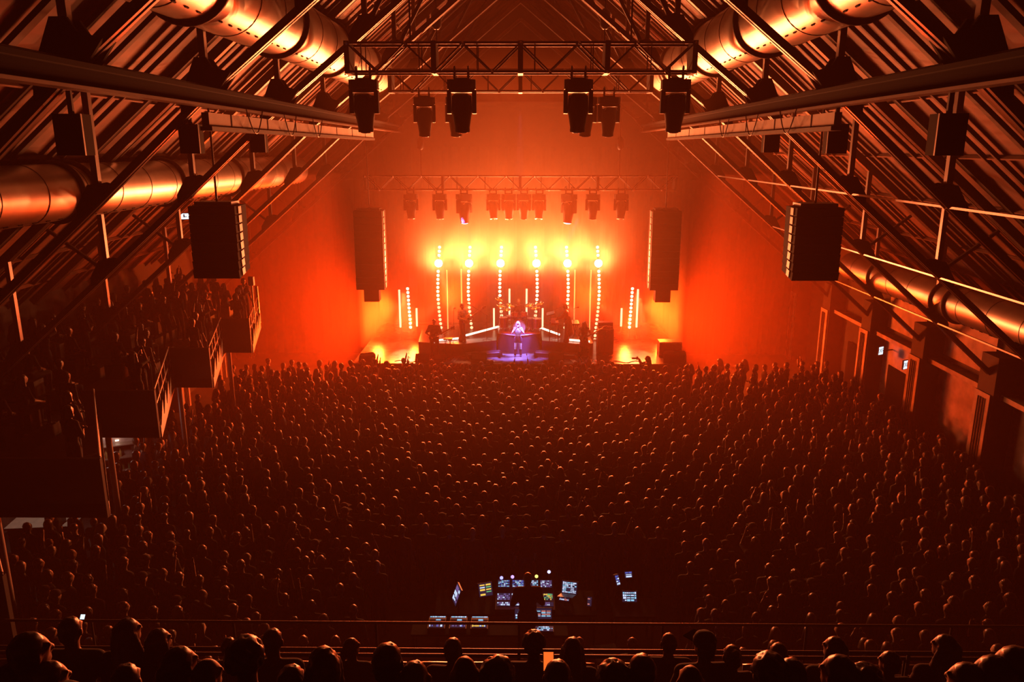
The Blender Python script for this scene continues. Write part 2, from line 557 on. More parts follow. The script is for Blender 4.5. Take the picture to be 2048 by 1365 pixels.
# ------------------------------------------------------------------ box trusses with moving heads
def box_truss(x0, x1, y, z0, z1, label, n):
    t = empty('lighting_truss', (0, y, 0), 0, label, 'lighting truss')
    D = 0.5
    m = M1(ALU)
    for yy in (-D / 2, D / 2):
        for z in (z0, z1):
            m.cyl((x0, yy, z), (x1, yy, z), 0.03, n=8)
    m.build('main_tubes', t)
    L = x1 - x0
    for yy in (-D / 2, D / 2):
        m = M1(ALU)
        for i in range(n):
            xa, xb = x0 + L * i / n, x0 + L * (i + 1) / n
            if i % 2: m.cyl((xa, yy, z0), (xb, yy, z1), 0.02, n=6)
            else: m.cyl((xa, yy, z1), (xb, yy, z0), 0.02, n=6)
        for i in range(1, 2 * n, 4):
            xx = x0 + L * i / (2 * n)
            m.cyl((xx, yy, z0), (xx, yy, z1), 0.012, n=6)
        m.build('lacing', t)
    for i in range(5):
        xx = x0 + L * i / 4
        M1(BLACK).box((xx, 0, (z0 + z1) / 2), (0.11, D + 0.06, z1 - z0 + 0.08)).build('joint_frame', t)
    m = M1(EDGE)
    for i in range(0, n + 1):
        xx = x0 + L * i / n
        z = z1 if i % 2 == 0 else z0
        m.cyl((xx, -D / 2 - 0.03, z), (xx + 0.02, -D / 2 - 0.07, z - 0.03), 0.03, n=6)
    m.build('coupler_pins', t)
    for xx in (x0 + L * 0.18, x0 + L * 0.82):
        M1(BLACK).cyl((xx, 0, z1), (xx, 0, roof_z(xx) - 0.6 if y < 33 else 15.5), 0.02).build('hoist_chain', t)
        M1(BLACK).lathe((xx, 0, z1 + 1.1), (0, 0, 1), [(0, 0.07), (0.08, 0.14), (0.45, 0.15), (0.55, 0.06)], 12).build('hoist_motor', t)
    return t


box_truss(-3.69, 3.69, 17.5, 12.10, 12.68, 'near box truss high overhead carrying four large moving heads', 12)
box_truss(-3.72, 3.72, 23.2, 12.10, 12.68, 'second box truss seen just below the near one', 12)
box_truss(-6.7, 6.7, 34.0, 8.78, 9.36, 'long box truss over the stage front carrying ten moving heads', 22)


def moving_head(loc, s, tilt, pan, label, group, lens_mat=None):
    t = empty('moving_head_light', loc, pan, label, 'stage light', group)
    m = M1(BLACK)
    for xx in (-0.13, 0.13):
        m.cyl((xx * s, 0, 0), (xx * s, 0, 0.16 * s), 0.025 * s, n=8)
        m.ring((xx * s, 0, 0.2 * s), (1, 0, 0), 0.045 * s, 0.016 * s, 12, 6)
    m.box((0, 0, 0.02 * s), (0.3 * s, 0.05 * s, 0.04 * s))
    m.build('clamp', t)
    m = M1(BLACK)
    m.prism([(-0.27 * s, -0.1 * s), (-0.2 * s, -0.17 * s), (0.2 * s, -0.17 * s), (0.27 * s, -0.1 * s), (0.27 * s, 0.1 * s), (0.2 * s, 0.17 * s), (-0.2 * s, 0.17 * s), (-0.27 * s, 0.1 * s)], -0.17 * s, 0.0)
    m.build('base', t)
    m = M1(BLACK)
    for sx in (-1, 1):
        m.prism([(sx * 0.2 * s, -0.09 * s), (sx * 0.28 * s, -0.07 * s), (sx * 0.28 * s, 0.07 * s), (sx * 0.2 * s, 0.09 * s)], -0.62 * s, -0.19 * s)
    m.box((0, 0, -0.2 * s), (0.5 * s, 0.16 * s, 0.06 * s))
    m.build('yoke', t)
    R = Matrix.Rotation(tilt, 3, 'X')
    o = Vector((0, 0, -0.5 * s))
    ax = R @ Vector((0, 0, -1))
    h = M1(BLACK)
    h.lathe(o - ax * 0.24 * s, ax, [(0, 0.13 * s), (0.03 * s, 0.19 * s), (0.30 * s, 0.20 * s), (0.44 * s, 0.175 * s), (0.62 * s, 0.145 * s), (0.66 * s, 0.15 * s), (0.70 * s, 0.145 * s)], 18)
    hd = h.build('head', t)
    M1(lens_mat or mat('lens_glass', (0.05, 0.05, 0.06), 0.05)).lathe(o + ax * 0.455 * s, ax, [(0, 0.11 * s), (0.02 * s, 0.10 * s), (0.03 * s, 0.05 * s)], 18).build('lens', hd)
    e = M1(EDGE)
    for sx in (-1, 1):
        e.bar((sx * 0.17 * s, -0.185 * s, -0.33 * s), (sx * 0.11 * s, -0.2 * s, -0.26 * s), 0.02 * s, 0.02 * s)
    e.bar((-0.11 * s, -0.2 * s, -0.26 * s), (0.11 * s, -0.2 * s, -0.26 * s), 0.02 * s, 0.02 * s)
    e.build('handle', t)
    return t


for i, px in enumerate((727, 923, 1157, 1352)):
    p = at_y(px, 160, 17.25)
    moving_head((p.x, 17.25, 11.93), 1.12, 0.06, 0, 'large black moving head under the near truss, ' + ORD[i], 'moving heads on the near truss')
for i, px in enumerate((848, 912, 1172, 1218)):
    p = at_y(px, 200, 22.95)
    moving_head((p.x, 22.95, 11.93), 1.12, 0.06, 0.2, 'hazy moving head under second truss, ' + ORD[i] + ' of four', 'moving heads on the second truss')
for i, px in enumerate((821, 879, 928, 986, 1017, 1048, 1079, 1138, 1186, 1243)):
    p = at_y(px, 390, 33.75)
    big = px in (928, 1138)
    sx = 1 if px < 1040 else -1
    moving_head((p.x, 33.75, 8.60), 1.12 if not big else 1.3, -0.25 + 0.1 * (i % 3), (0.25 * sx) if not big else 0.7 * sx, 'moving head over the stage front, ' + ORD[i] + ' on its truss', 'moving heads on the stage truss', lens_mat=mat('lens_violet', (0.6, 0.5, 1), emit=(0.6, 0.4, 1.0), estr=2.0) if big else None)


# ------------------------------------------------------------------ speakers
def line_array(x, y, ztop, wd, dep, n, hgt, curve, sx, label, group, sub=False):
    t = empty('speaker_array', (x, y, ztop), 0, label, 'speaker array', group)
    M1(BLACK).box((0, 0, 0.05), (wd * 0.8, dep * 0.7, 0.08)).build('flying_frame', t)
    top = roof_z(x) - 0.5 - ztop if y < 30 else 7.5
    M1(BLACK).cyl((0, 0, 0.05), (0, 0, top), 0.025).build('hoist_chain', t)
    z, yy, ang = 0.0, 0.0, 0.0
    for i in range(n):
        R = Matrix.Rotation(ang, 3, 'X')
        c = Vector((0, yy, z - hgt / 2))
        b = M1(BLACKM)
        b.box(c, (wd, dep, hgt * 0.97), R)
        cab = b.build('cabinet', t)
        e = M1(mat('rigging_steel', (0.16, 0.13, 0.11), 0.6, 0.1))
        e.box(c + R @ Vector((sx * (wd / 2 + 0.012), -0.1, 0)), (0.02, dep * 0.24, hgt * 0.8), R)
        e.build('rigging_plate', cab)
        ang -= curve
        z -= hgt * math.cos(ang)
        yy += hgt * math.sin(ang) * -0.35
    if sub:
        M1(BLACKM).prism([(-wd * 0.27, -0.3), (wd * 0.27, -0.3), (wd * 0.24, 0.3), (-wd * 0.24, 0.3)], z - 0.56, z).build('lower_cabinet', t)
    return t


line_array(-7.12, 18.2, 9.22, 1.08, 0.75, 8, 0.203, -0.028, 1, 'black speaker array hanging on a rod before the left balcony', 'delay speaker arrays')
line_array(6.88, 18.2, 9.19, 1.08, 0.75, 8, 0.203, -0.028, -1, 'black speaker array hanging on a rod at the right', 'delay speaker arrays')
line_array(-6.08, 31.2, 8.1, 1.15, 0.8, 12, 0.262, -0.01, 1, 'tall hazy main speaker array left of the stage', 'main speaker arrays', sub=True)
line_array(5.84, 31.2, 8.1, 1.15, 0.8, 12, 0.262, -0.01, -1, 'tall hazy main speaker array right of the stage', 'main speaker arrays', sub=True)
for sx, xs, side in ((-1, (150, 384, 518), 'left'), (1, (1891, 1670, 1541), 'right')):
    for i, (px, y) in enumerate(zip(xs, (9.9, 14.0, 18.1))):
        p = at_y(px, 280, y)
        t = empty('ceiling_speaker', (p.x, y, 10.42), 0, 'small black box speaker under the %s catwalk beam, %s' % (side, ('nearest', 'second nearest', 'farthest')[i]), 'speaker', 'small speakers under the catwalk beams')
        M1(BLACKM).prism([(-0.17, -0.14), (0.17, -0.14), (0.15, 0.16), (-0.15, 0.16)], 0, 0.5).build('cabinet', t)
        M1(BLACK).span((-0.13, 0.162, 0.03), (0.13, 0.18, 0.47)).build('grille', t)
        M1(EDGE).span((-sx * 0.175, -0.12, 0.0), (-sx * 0.16, -0.09, 0.5)).build('edge_trim', t)
        M1(STEELD).span((-0.03, -0.02, 0.5), (0.03, 0.02, 0.78)).build('bracket', t)

# cables hung on the girders
random.seed(4)
for sx, side in ((-1, 'left'), (1, 'right')):
    for q in range(3):
        y = 14.5 + q * 2.3
        pts = [Vector((sx * 4.98, y + 0.9 * i / 10, 11.2 - 0.42 * math.sin(PI * i / 10))) for i in range(11)]
        M1(BLACK).tube(pts, 0.012).build('hanging_cable', label='black cable loop sagging from the %s catwalk beam, %s' % (side, ('nearest', 'middle', 'farthest')[q]), cat='cable', group='cables on the catwalk beams')
# ------------------------------------------------------------------ stage
SZ = STAGE_Z
t = M1(DECK)
t.prism([(-7.3, 32.2), (7.35, 32.2), (7.35, 40.4), (-7.3, 40.4)], SZ - 0.06, SZ)
t.use(BLACK)
t.prism([(-7.25, 32.25), (7.3, 32.25), (7.3, 40.3), (-7.25, 40.3)], 0, SZ - 0.06)
M1(DRAPE).span((-8.2, 40.9, 10.5), (8.2, 41.1, 15.0)).build('wall_upper', kind='structure')
t.build('stage', label='wide stage deck with black front across the end of the hall', cat='stage')
# drapes round the stage, hung in folds


def drape(x0, x1, y, z0, z1, name, label):
    n = int((x1 - x0) / 0.16)
    vs = []
    for th in (0, 0.03):
        for z in (z0, z1):
            for i in range(n + 1):
                vs.append((x0 + (x1 - x0) * i / n, y + th + 0.03 * math.sin(i * 2.1), z))
    N = n + 1
    fs = [(i, i + 1, N + i + 1, N + i) for i in range(n)] + [(2 * N + i + 1, 2 * N + i, 3 * N + i, 3 * N + i + 1) for i in range(n)]
    fs += [(i, 2 * N + i, 2 * N + i + 1, i + 1) for i in range(n)] + [(N + i, N + i + 1, 3 * N + i + 1, 3 * N + i) for i in range(n)]
    M1(DRAPE).add(vs, fs).build(name, label=label, cat='curtain')


drape(-8.2, 8.2, 40.6, 0.0, 10.6, 'backdrop_curtain', 'dark backdrop curtain behind the light columns')
drape(-WX, -7.4, 39.2, 0.0, 9.0, 'side_curtain', 'black side curtain left of the stage opening')
drape(7.45, WX, 39.2, 0.0, 9.0, 'side_curtain', 'black side curtain right of the stage opening')

# risers
r = M1(RISER).prism([(-4.6, 33.75), (-3.9, 33.5), (-2.6, 33.35), (-1.07, 34.05), (-1.07, 36.2), (-4.75, 36.2)], SZ, 2.0)
r.build('band_riser', label='low angular riser on the left with a guitarist on it', cat='riser')
r = M1(RISER).prism([(1.02, 34.05), (2.5, 33.45), (3.3, 33.55), (3.3, 36.2), (1.02, 36.2)], SZ, 2.0)
r.build('band_riser', label='low angular riser on the right under the keyboard player', cat='riser')
r = MB().use(mat('drum_riser_top', (0.05, 0.045, 0.07), 0.3)).prism([(-1.0, 34.25), (-0.08, 33.75), (0.92, 34.25), (1.0, 36.15), (-1.05, 36.15)], SZ, 2.28)
dr = r.build('drum_riser', label='pointed centre riser carrying the drum kit behind the singer', cat='riser')
STEP = mat('step_edge', (0.5, 0.45, 0.42), 0.4, 0.3)
M1(STEP).tube([(-1.0, 34.24, 2.285), (-0.08, 33.74, 2.285), (0.92, 34.24, 2.285)], 0.018).build('edge_strip', dr)
for sx, a, b in ((-1, (-2.35, 33.1, SZ), (-0.85, 33.55, SZ)), (1, (0.7, 33.55, SZ), (2.5, 33.05, SZ))):
    mb = M1(RISER).bar(Vector(a) + Vector((0, 0, 0.1)), Vector(b) + Vector((0, 0, 0.1)), 0.5, 0.2)
    o = mb.build('riser_step', label='narrow step along the front of the %s riser' % ('left' if sx < 0 else 'right'), cat='step')
    M1(STEP).bar(Vector(a) + Vector((0, -0.25, 0.2)), Vector(b) + Vector((0, -0.25, 0.2)), 0.03, 0.02).build('edge_strip', o)

# light columns: curved poles with round lamps
for i, px in enumerate(LPX + (815, 1265)):
    tall = i < 6
    lab = (ORD[i] + ' tall light column with round lamps' if tall else 'short light column with round lamps, far %s' % ('left' if i == 6 else 'right')) + ' behind the band'
    y0 = 495 if tall else 578
    y1 = 688 if tall else 655
    base = at_y(px, y1, COLY)
    t = empty('lamp_tower', (base.x, COLY, SZ), 0, lab, 'light column', 'columns of round lamps')
    side = -1 if px < 1040 else 1
    pts = []
    n = 25 if tall else 11
    for k in range(n):
        py = y0 + (y1 - y0) * k / (n - 1)
        f = k / (n - 1)
        if tall:
            bow = side * (3.5 * math.sin(PI * min(1, f * 1.15)) - 7 * max(0, f - 0.45) ** 1.4 * 2.0)
        else:
            bow = side * (-6 * f)
        p = at_y(px + bow, py, COLY)
        pts.append(Vector((p.x - base.x, 0.0, p.z - SZ)))
    low = Vector((pts[-1].x, 0.1, 0.0))
    M1(BLACK).tube([p + Vector((0, 0.16, 0)) for p in pts] + [low + Vector((0, 0.06, 0.03))], 0.03, 8).build('pole', t)
    M1(BLACK).box((pts[-1].x, 0.12, 0.02), (0.5, 0.4, 0.04)).build('foot_plate', t)
    for k, p in enumerate(pts):
        hot = tall and 3 <= k <= 5
        rr = 0.076 if not hot else 0.19
        if hot and k != 4: continue
        m = MB().use(BLACK)
        m.lathe(p + Vector((0, 0.14, 0)), (0, -1, 0), [(0, rr * 0.6), (0.04, rr), (0.12, rr + 0.008)], 16)
        m.use(GLOWW if hot else (GLOWA if (not tall or k < 14) else GLOWL))
        m.lathe(p + Vector((0, 0.022, 0)), (0, -1, 0), [(0, rr * 0.98), (0.02, rr * 0.8), (0.03, rr * 0.3)], 16)
        m.build('lamp', t)

# upright glow tubes
TU = [(801, 580, 655, 0.045), (834, 617, 653, 0.045), (896, 540, 660, 0.028), (924, 538, 640, 0.028), (988, 617, 654, 0.045), (1019, 578, 640, 0.045),
      (1053, 578, 634, 0.045), (1085, 617, 654, 0.045), (1148, 540, 640, 0.028), (1179, 540, 660, 0.028), (1242, 617, 653, 0.045), (1273, 579, 655, 0.045)]
TL = ['far left tall thick', 'short thick, between the far left columns', 'thin dim, between the two leftmost tall columns', 'thin dim, beside the second tall column', 'short thick, left of the drums',
      'thick, behind the drummer at left', 'thick, behind the drummer at right', 'short thick, right of the drums', 'thin dim, beside the keyboard player', 'thin dim, left of the last tall column', 'short thick, left of the right short column', 'far right tall thick']
for (px, ya, yb, r), lb in zip(TU, TL):
    Y = 36.36
    a, b = at_y(px, ya, Y), at_y(px, yb, Y)
    t = empty('light_tube', (b.x, Y, SZ), 0, 'upright glowing tube: ' + lb, 'light tube', 'upright glow tubes')
    M1(TUBE if r > 0.04 else mat('tube_dim', (1, 0.8, 0.5), emit=(1.0, 0.42, 0.10), estr=1.2)).cyl((0, 0, b.z - SZ), (0, 0, a.z - SZ), r, n=10).build('glowing_tube', t)
    M1(BLACK).cyl((0, 0.05, 0), (0, 0.05, a.z - SZ + 0.02), 0.015, n=8).build('stand', t)
    M1(BLACK).cyl((0, 0.05, 0), (0, 0.05, 0.03), 0.14, n=16).build('base', t)
for i, (a, b, lb) in enumerate((((-2.5, 34.5, 2.12), (-0.98, 35.4, 2.34), 'beside the drums at left'), ((-3.9, 33.72, 2.06), (-2.75, 34.2, 2.06), 'across the left riser front'),
                                ((0.86, 35.35, 2.34), (1.85, 34.7, 2.12), 'beside the drums at right'), ((2.25, 33.95, 2.06), (3.15, 33.62, 2.06), 'across the right riser by the amplifier'))):
    t = M1(TUBEB).bar(a, b, 0.07, 0.07).build('light_bar', label='long glowing bar ' + lb, cat='light bar', group='glowing bars on the risers')
    bb = Vector(b) - Vector(a)
    M1(BLACK).bar(Vector(a) + Vector((0, 0.05, -0.03)), Vector(b) + Vector((0, 0.05, -0.03)), 0.08, 0.06).build('housing', t)


# ------------------------------------------------------------------ backline
def mic_stand(x, y, z, h, boom, label, tilt=0.5):
    t = empty('microphone_stand', (x, y, z), 0, label, 'microphone stand')
    m = M1(BLACK)
    for k in range(3):
        a = 2 * PI * k / 3 + 0.4
        m.cyl((0, 0, 0.09), (0.24 * math.cos(a), 0.24 * math.sin(a), 0.012), 0.011, n=6)
    m.build('base', t)
    M1(BLACK).cyl((0, 0, 0.05), (0, 0, h), 0.011, n=8).build('pole', t)
    e = Vector((0, 0, h))
    if boom:
        e = Vector((boom, -0.05, h + abs(boom) * tilt))
        M1(BLACK).cyl((-boom * 0.2, 0, h - abs(boom) * 0.2 * tilt), e, 0.009, n=6).build('boom', t)
    M1(STEELD).lathe(e, (math.copysign(0.5, boom or 1), -0.6, 0.25), [(0, 0.012), (0.10, 0.018), (0.11, 0.028), (0.15, 0.026), (0.165, 0.01)], 10).build('microphone', t)
    return t


p = at_z(907, 688, 2.0)
mic_stand(p.x, 33.7, 2.0, 1.55, 0, 'straight microphone stand left of the white-shirted guitarist')
mic_stand(-1.5, 33.95, 2.0, 1.2, -0.75, 'boom microphone stand reaching left towards the white-shirted guitarist', 0.65)
mic_stand(1.62, 34.1, 2.0, 1.45, 0.12, 'microphone stand before the keyboard player')
mic_stand(2.45, 34.0, 2.0, 1.5, 0.10, 'thin microphone stand behind the keyboard player')
mic_stand(3.75, 32.9, SZ, 1.25, 0.0, 'microphone stand in front of the amplifier')
mic_stand(-3.3, 32.75, SZ, 1.2, 0.35, 'microphone stand beside the black-shirted guitarist', 0.6)
# stool with gear beside the left guitarist
t = empty('effects_stand', (-3.2, 33.15, SZ), 0, 'small tripod table beside the black-shirted guitarist', 'stand')
m = M1(BLACK)
for k in range(4):
    a = PI / 4 + k * PI / 2
    m.cyl((0.10 * math.cos(a), 0.10 * math.sin(a), 0.85), (0.26 * math.cos(a), 0.26 * math.sin(a), 0), 0.012, n=6)
m.build('legs', t)
M1(BLACK).box((0, 0, 0.87), (0.4, 0.3, 0.05)).build('table_top', t)

# amplifier stack
t = empty('amplifier_stack', (3.87, 33.9, SZ), 0, 'tall bass amplifier cabinet with separate head on top, right', 'amplifier')
m = M1(BLACK).box((0, 0, 0.62), (0.74, 0.42, 1.16))
cb = m.build('cabinet', t)
M1(mat('grille_cloth', (0.10, 0.06, 0.05), 0.8, 0, 0.4, 40)).box((0, -0.215, 0.62), (0.64, 0.02, 1.04)).build('grille', cb)
e = M1(EDGE)
for x in (-0.355, 0.355): e.box((x, -0.225, 0.62), (0.03, 0.02, 1.16))
for z in (0.05, 1.19): e.box((0, -0.225, z), (0.74, 0.02, 0.03))
e.build('trim', cb)
for sx in (-1, 1): M1(EDGE).ring((sx * 0.375, 0, 0.75), (1, 0, 0), 0.07, 0.012, 14, 6).build('handle', cb)
m = M1(BLACK).box((0, 0.02, 1.36), (0.66, 0.36, 0.27))
hd = m.build('amplifier_head', t)
M1(EDGE).box((0, -0.17, 1.30), (0.6, 0.02, 0.09)).build('control_panel', hd)
k_ = M1(BLACK)
for q in range(7): k_.cyl((-0.25 + q * 0.083, -0.18, 1.30), (-0.25 + q * 0.083, -0.205, 1.30), 0.016, n=10)
k_.build('knobs', hd)
for q in range(4): M1(BLACK).cyl((-0.3 if q % 2 else 0.3, -0.15 if q < 2 else 0.15, 0), (-0.3 if q % 2 else 0.3, -0.15 if q < 2 else 0.15, 0.05), 0.03, n=8).build('wheel', t)
# small items before it
for q, (x, c) in enumerate(((3.6, (0.7, 0.6, 0.5)), (3.78, (0.5, 0.4, 0.3)), (3.95, (0.7, 0.6, 0.5)), (4.1, (0.3, 0.2, 0.2)))):
    mb = M1(mat('pedal_%d' % (q % 2), c, 0.4, 0.4)).box((0, 0, 0.035), (0.12, 0.16, 0.06))
    o = mb.build('effects_pedal', loc=(x, 33.35, SZ), label='effects pedal before the amplifier, ' + ORD[q], cat='effects pedal', group='pedals before the amplifier')
    M1(CHROME).cyl((0, -0.04, 0.065), (0, -0.04, 0.085), 0.014, n=8).build('switch', o)
# monitor wedges along the stage front


def wedge(x, y, z, rz, label, s=1.0):
    t = empty('floor_monitor', (x, y, z), rz, label, 'floor monitor', 'floor monitors along the stage edge')
    m = M1(BLACKM)
    M = Matrix(((0, 0, 1, 0), (1, 0, 0, 0), (0, 1, 0, 0), (0, 0, 0, 1)))
    m.prism([(-0.25 * s, 0), (0.25 * s, 0), (0.22 * s, 0.12 * s), (-0.08 * s, 0.36 * s), (-0.25 * s, 0.30 * s)], -0.33 * s, 0.33 * s, M)
    m.build('cabinet', t)
    M1(mat('grille_steel', (0.03, 0.03, 0.03), 0.5, 0.6)).bar((-0.3 * s, 0.085 * s, 0.25 * s), (0.3 * s, 0.085 * s, 0.25 * s), 0.02, 0.33 * s, (0, -0.8, 1.0)).build('grille', t)


for px, lb, rz, s in ((735, 'far left end of the stage', 0.4, 1.0), (845, 'at the black-shirted guitarist\'s feet', PI, 0.9), (880, 'just right of the black-shirted guitarist', PI, 0.8), (958, 'left of the singer', PI, 1.0),
                      (1112, 'right of the singer', PI, 1.0), (1205, 'in front of the amplifier', PI, 0.8), (1348, 'far right end of the stage', -0.3, 1.4)):
    p = at_z(px, 722, SZ)
    wedge(p.x, 32.55, SZ, rz, 'black wedge monitor ' + lb, s)
t = M1(BLACK).box((0, 0, 0.35), (1.0, 0.6, 0.7)).build('equipment_case', loc=(6.75, 33.6, SZ), label='flight case standing at the right end of the stage', cat='case')
e = M1(EDGE)
for z in (0.03, 0.67): e.box((0, -0.305, z), (1.02, 0.02, 0.04))
e.build('edge_trim', t)
# light papers and cables on the deck
random.seed(3)
for q in range(4):
    a = Vector((-5.5 + q * 3.0, 32.5, SZ + 0.015))
    pts = [a + Vector((i * 0.16, 0.15 * math.sin(i * 1.1 + q), 0)) for i in range(12)]
    M1(BLACK).tube(pts, 0.014).build('stage_cable', label='black cable lying on the stage edge, ' + ORD[q], cat='cable', group='cables on the stage edge')
for q, (x, y, l, an, lb) in enumerate(((3.1, 32.7, 0.6, 1.1, 'right of the bassist'), (2.35, 32.75, 0.7, -1.3, 'left of the bassist'), (3.5, 32.8, 0.5, 0.9, 'before the amplifier'), (-2.9, 32.8, 0.6, 1.4, 'right of the black-shirted guitarist'), (-1.6, 32.7, 0.8, 0.2, 'left of the singer'), (1.5, 32.6, 0.3, 1.2, 'right of the singer'))):
    M1(mat('gaffer_paper', (0.8, 0.75, 0.7), 0.5)).bar((x - l / 2 * math.cos(an), y - l / 2 * math.sin(an), SZ + 0.006), (x + l / 2 * math.cos(an), y + l / 2 * math.sin(an), SZ + 0.006), 0.18, 0.01).build('pale_mat', label='pale strip lying on the stage ' + lb, cat='mat')

# drum kit
KY, KZ = 34.75, 2.28
t = empty('drum_kit', (0, KY, KZ), 0, 'sparkling drum kit with cymbals on the centre riser', 'drum kit')
SHELL = mat('drum_shell', (0.5, 0.12, 0.08), 0.2, 0.6, 0.3, 30)
HEADM = mat('drum_head', (0.75, 0.7, 0.65), 0.5)


def drum(x, y, z, r, h, ax, nm='tom'):
    a = Vector(ax).normalized()
    o = Vector((x, y, z))
    m = MB().use(SHELL).lathe(o - a * h / 2, a, [(0, r), (h, r)], 24)
    d = m.build(nm, t)
    M1(HEADM).lathe(o + a * (h / 2), a, [(0, r * 0.98), (0.006, r * 0.97)], 24).build('drum_head', d)
    M1(HEADM).lathe(o - a * (h / 2 + 0.006), a, [(0, r * 0.97), (0.006, r * 0.98)], 24).build('drum_head', d)
    c = M1(CHROME)
    for q in (-1, 1): c.ring(o + a * (q * h / 2), a, r + 0.008, 0.012, 24, 6)
    c.build('hoop', d)
    u, v, _ = perp(a)
    l = M1(CHROME)
    for k in range(8):
        w = u * math.cos(k * PI / 4) + v * math.sin(k * PI / 4)
        l.cyl(o + w * (r + 0.015) - a * h * 0.42, o + w * (r + 0.015) + a * h * 0.42, 0.008, n=5)
    l.build('tension_rods', d)


drum(-0.02, -0.30, 0.31, 0.29, 0.42, (0, -1, 0), 'bass_drum')
drum(-0.22, -0.15, 0.78, 0.15, 0.2, (0.1, 0.45, 1))
drum(0.18, -0.15, 0.78, 0.165, 0.22, (-0.1, 0.45, 1))
drum(0.52, 0.05, 0.40, 0.2, 0.38, (0, 0, 1), 'floor_tom')
drum(0.78, -0.15, 0.42, 0.21, 0.42, (0, 0, 1), 'floor_tom')
drum(-0.45, 0.15, 0.62, 0.18, 0.14, (0, 0, 1), 'snare_drum')
drum(-0.75, 0.0, 0.42, 0.2, 0.46, (0, 0, 1), 'floor_tom')
for x, y, z, r, tl in ((-0.85, -0.1, 1.22, 0.22, 0.25), (-0.62, 0.2, 0.98, 0.18, 0.0), (-0.42, -0.35, 1.3, 0.21, 0.3), (0.42, -0.3, 1.3, 0.22, -0.3), (0.72, 0.15, 1.1, 0.25, -0.15), (0.9, -0.25, 1.35, 0.2, -0.4), (-0.95, 0.3, 1.45, 0.2, 0.3)):
    st = M1(CHROME).cyl((x, y, 0.05), (x, y, z), 0.012, n=6)
    for k in range(3):
        a = 2 * PI * k / 3
        st.cyl((x, y, 0.3), (x + 0.22 * math.cos(a), y + 0.22 * math.sin(a), 0.01), 0.009, n=5)
    s_ = st.build('cymbal_stand', t)
    ax = Vector((tl, -0.25, 1)).normalized()
    M1(GOLD).lathe(Vector((x, y, z)) - ax * 0.01, ax, [(0, r), (0.003, r), (0.018, r * 0.3), (0.035, r * 0.15), (0.04, 0.02)], 24).build('cymbal', s_)
M1(BLACK).lathe((0, 0.45, 0), (0, 0, 1), [(0, 0.2), (0.02, 0.2), (0.03, 0.03), (0.42, 0.03), (0.44, 0.17), (0.52, 0.18), (0.53, 0.1)], 16).build('stool', t)
M1(mat('kit_rug', (0.25, 0.05, 0.04), 0.9, 0, 0.4, 6)).box((0, 0, 0.006), (1.85, 1.2, 0.012)).build('rug', t)

# keyboards
t = empty('keyboard_stand', (1.55, 33.95, 2.0), 0, 'two-tier keyboard stand with a small synthesizer above', 'keyboard')
m = M1(BLACK)
for x in (-0.2, 0.2):
    for y in (-0.25, 0.25): m.cyl((x, y, 0), (x * 0.9, y * 0.9, 0.95), 0.014, n=6)
m.build('frame', t)
k1 = M1(mat('keyboard_red', (0.35, 0.04, 0.03), 0.4)).box((0.02, 0, 0.9), (0.34, 1.0, 0.1)).build('keyboard', t)
M1(mat('keys_white', (0.8, 0.78, 0.72), 0.35)).box((0.12, 0, 0.955), (0.14, 0.92, 0.012)).build('keys', k1)
k2 = M1(BLACK).bar((-0.16, -0.3, 1.28), (-0.16, 0.3, 1.28), 0.36, 0.05, (-0.3, 0, 1)).build('synthesizer', t)
M1(mat('keys_white', (0.8, 0.78, 0.72), 0.35)).bar((-0.08, -0.28, 1.32), (-0.08, 0.28, 1.32), 0.16, 0.012, (-0.3, 0, 1)).build('keys', k2)
M1(BLACK).cyl((-0.16, 0, 0.95), (-0.16, 0, 1.26), 0.02, n=6).build('riser_post', t)
t = M1(BLACK).box((0, 0, 0.72), (0.34, 0.8, 0.07)).build('side_keyboard', loc=(2.55, 34.6, 2.0), label='small keyboard on a stand behind the keyboard player', cat='keyboard')
m = M1(BLACK)
for y in (-0.3, 0.3): m.cyl((-0.12, y, 0), (0.12, y, 0.7), 0.014, n=6).cyl((0.12, y, 0), (-0.12, y, 0.7), 0.014, n=6)
m.build('stand', t)
# ------------------------------------------------------------------ people
def ico():
    bm = bmesh.new()
    bmesh.ops.create_icosphere(bm, subdivisions=2, radius=1.0)
    v = [tuple(x.co) for x in bm.verts]
    f = [tuple(q.index for q in x.verts) for x in bm.faces]
    bm.free()
    return v, f


ICOV, ICOF = ico()


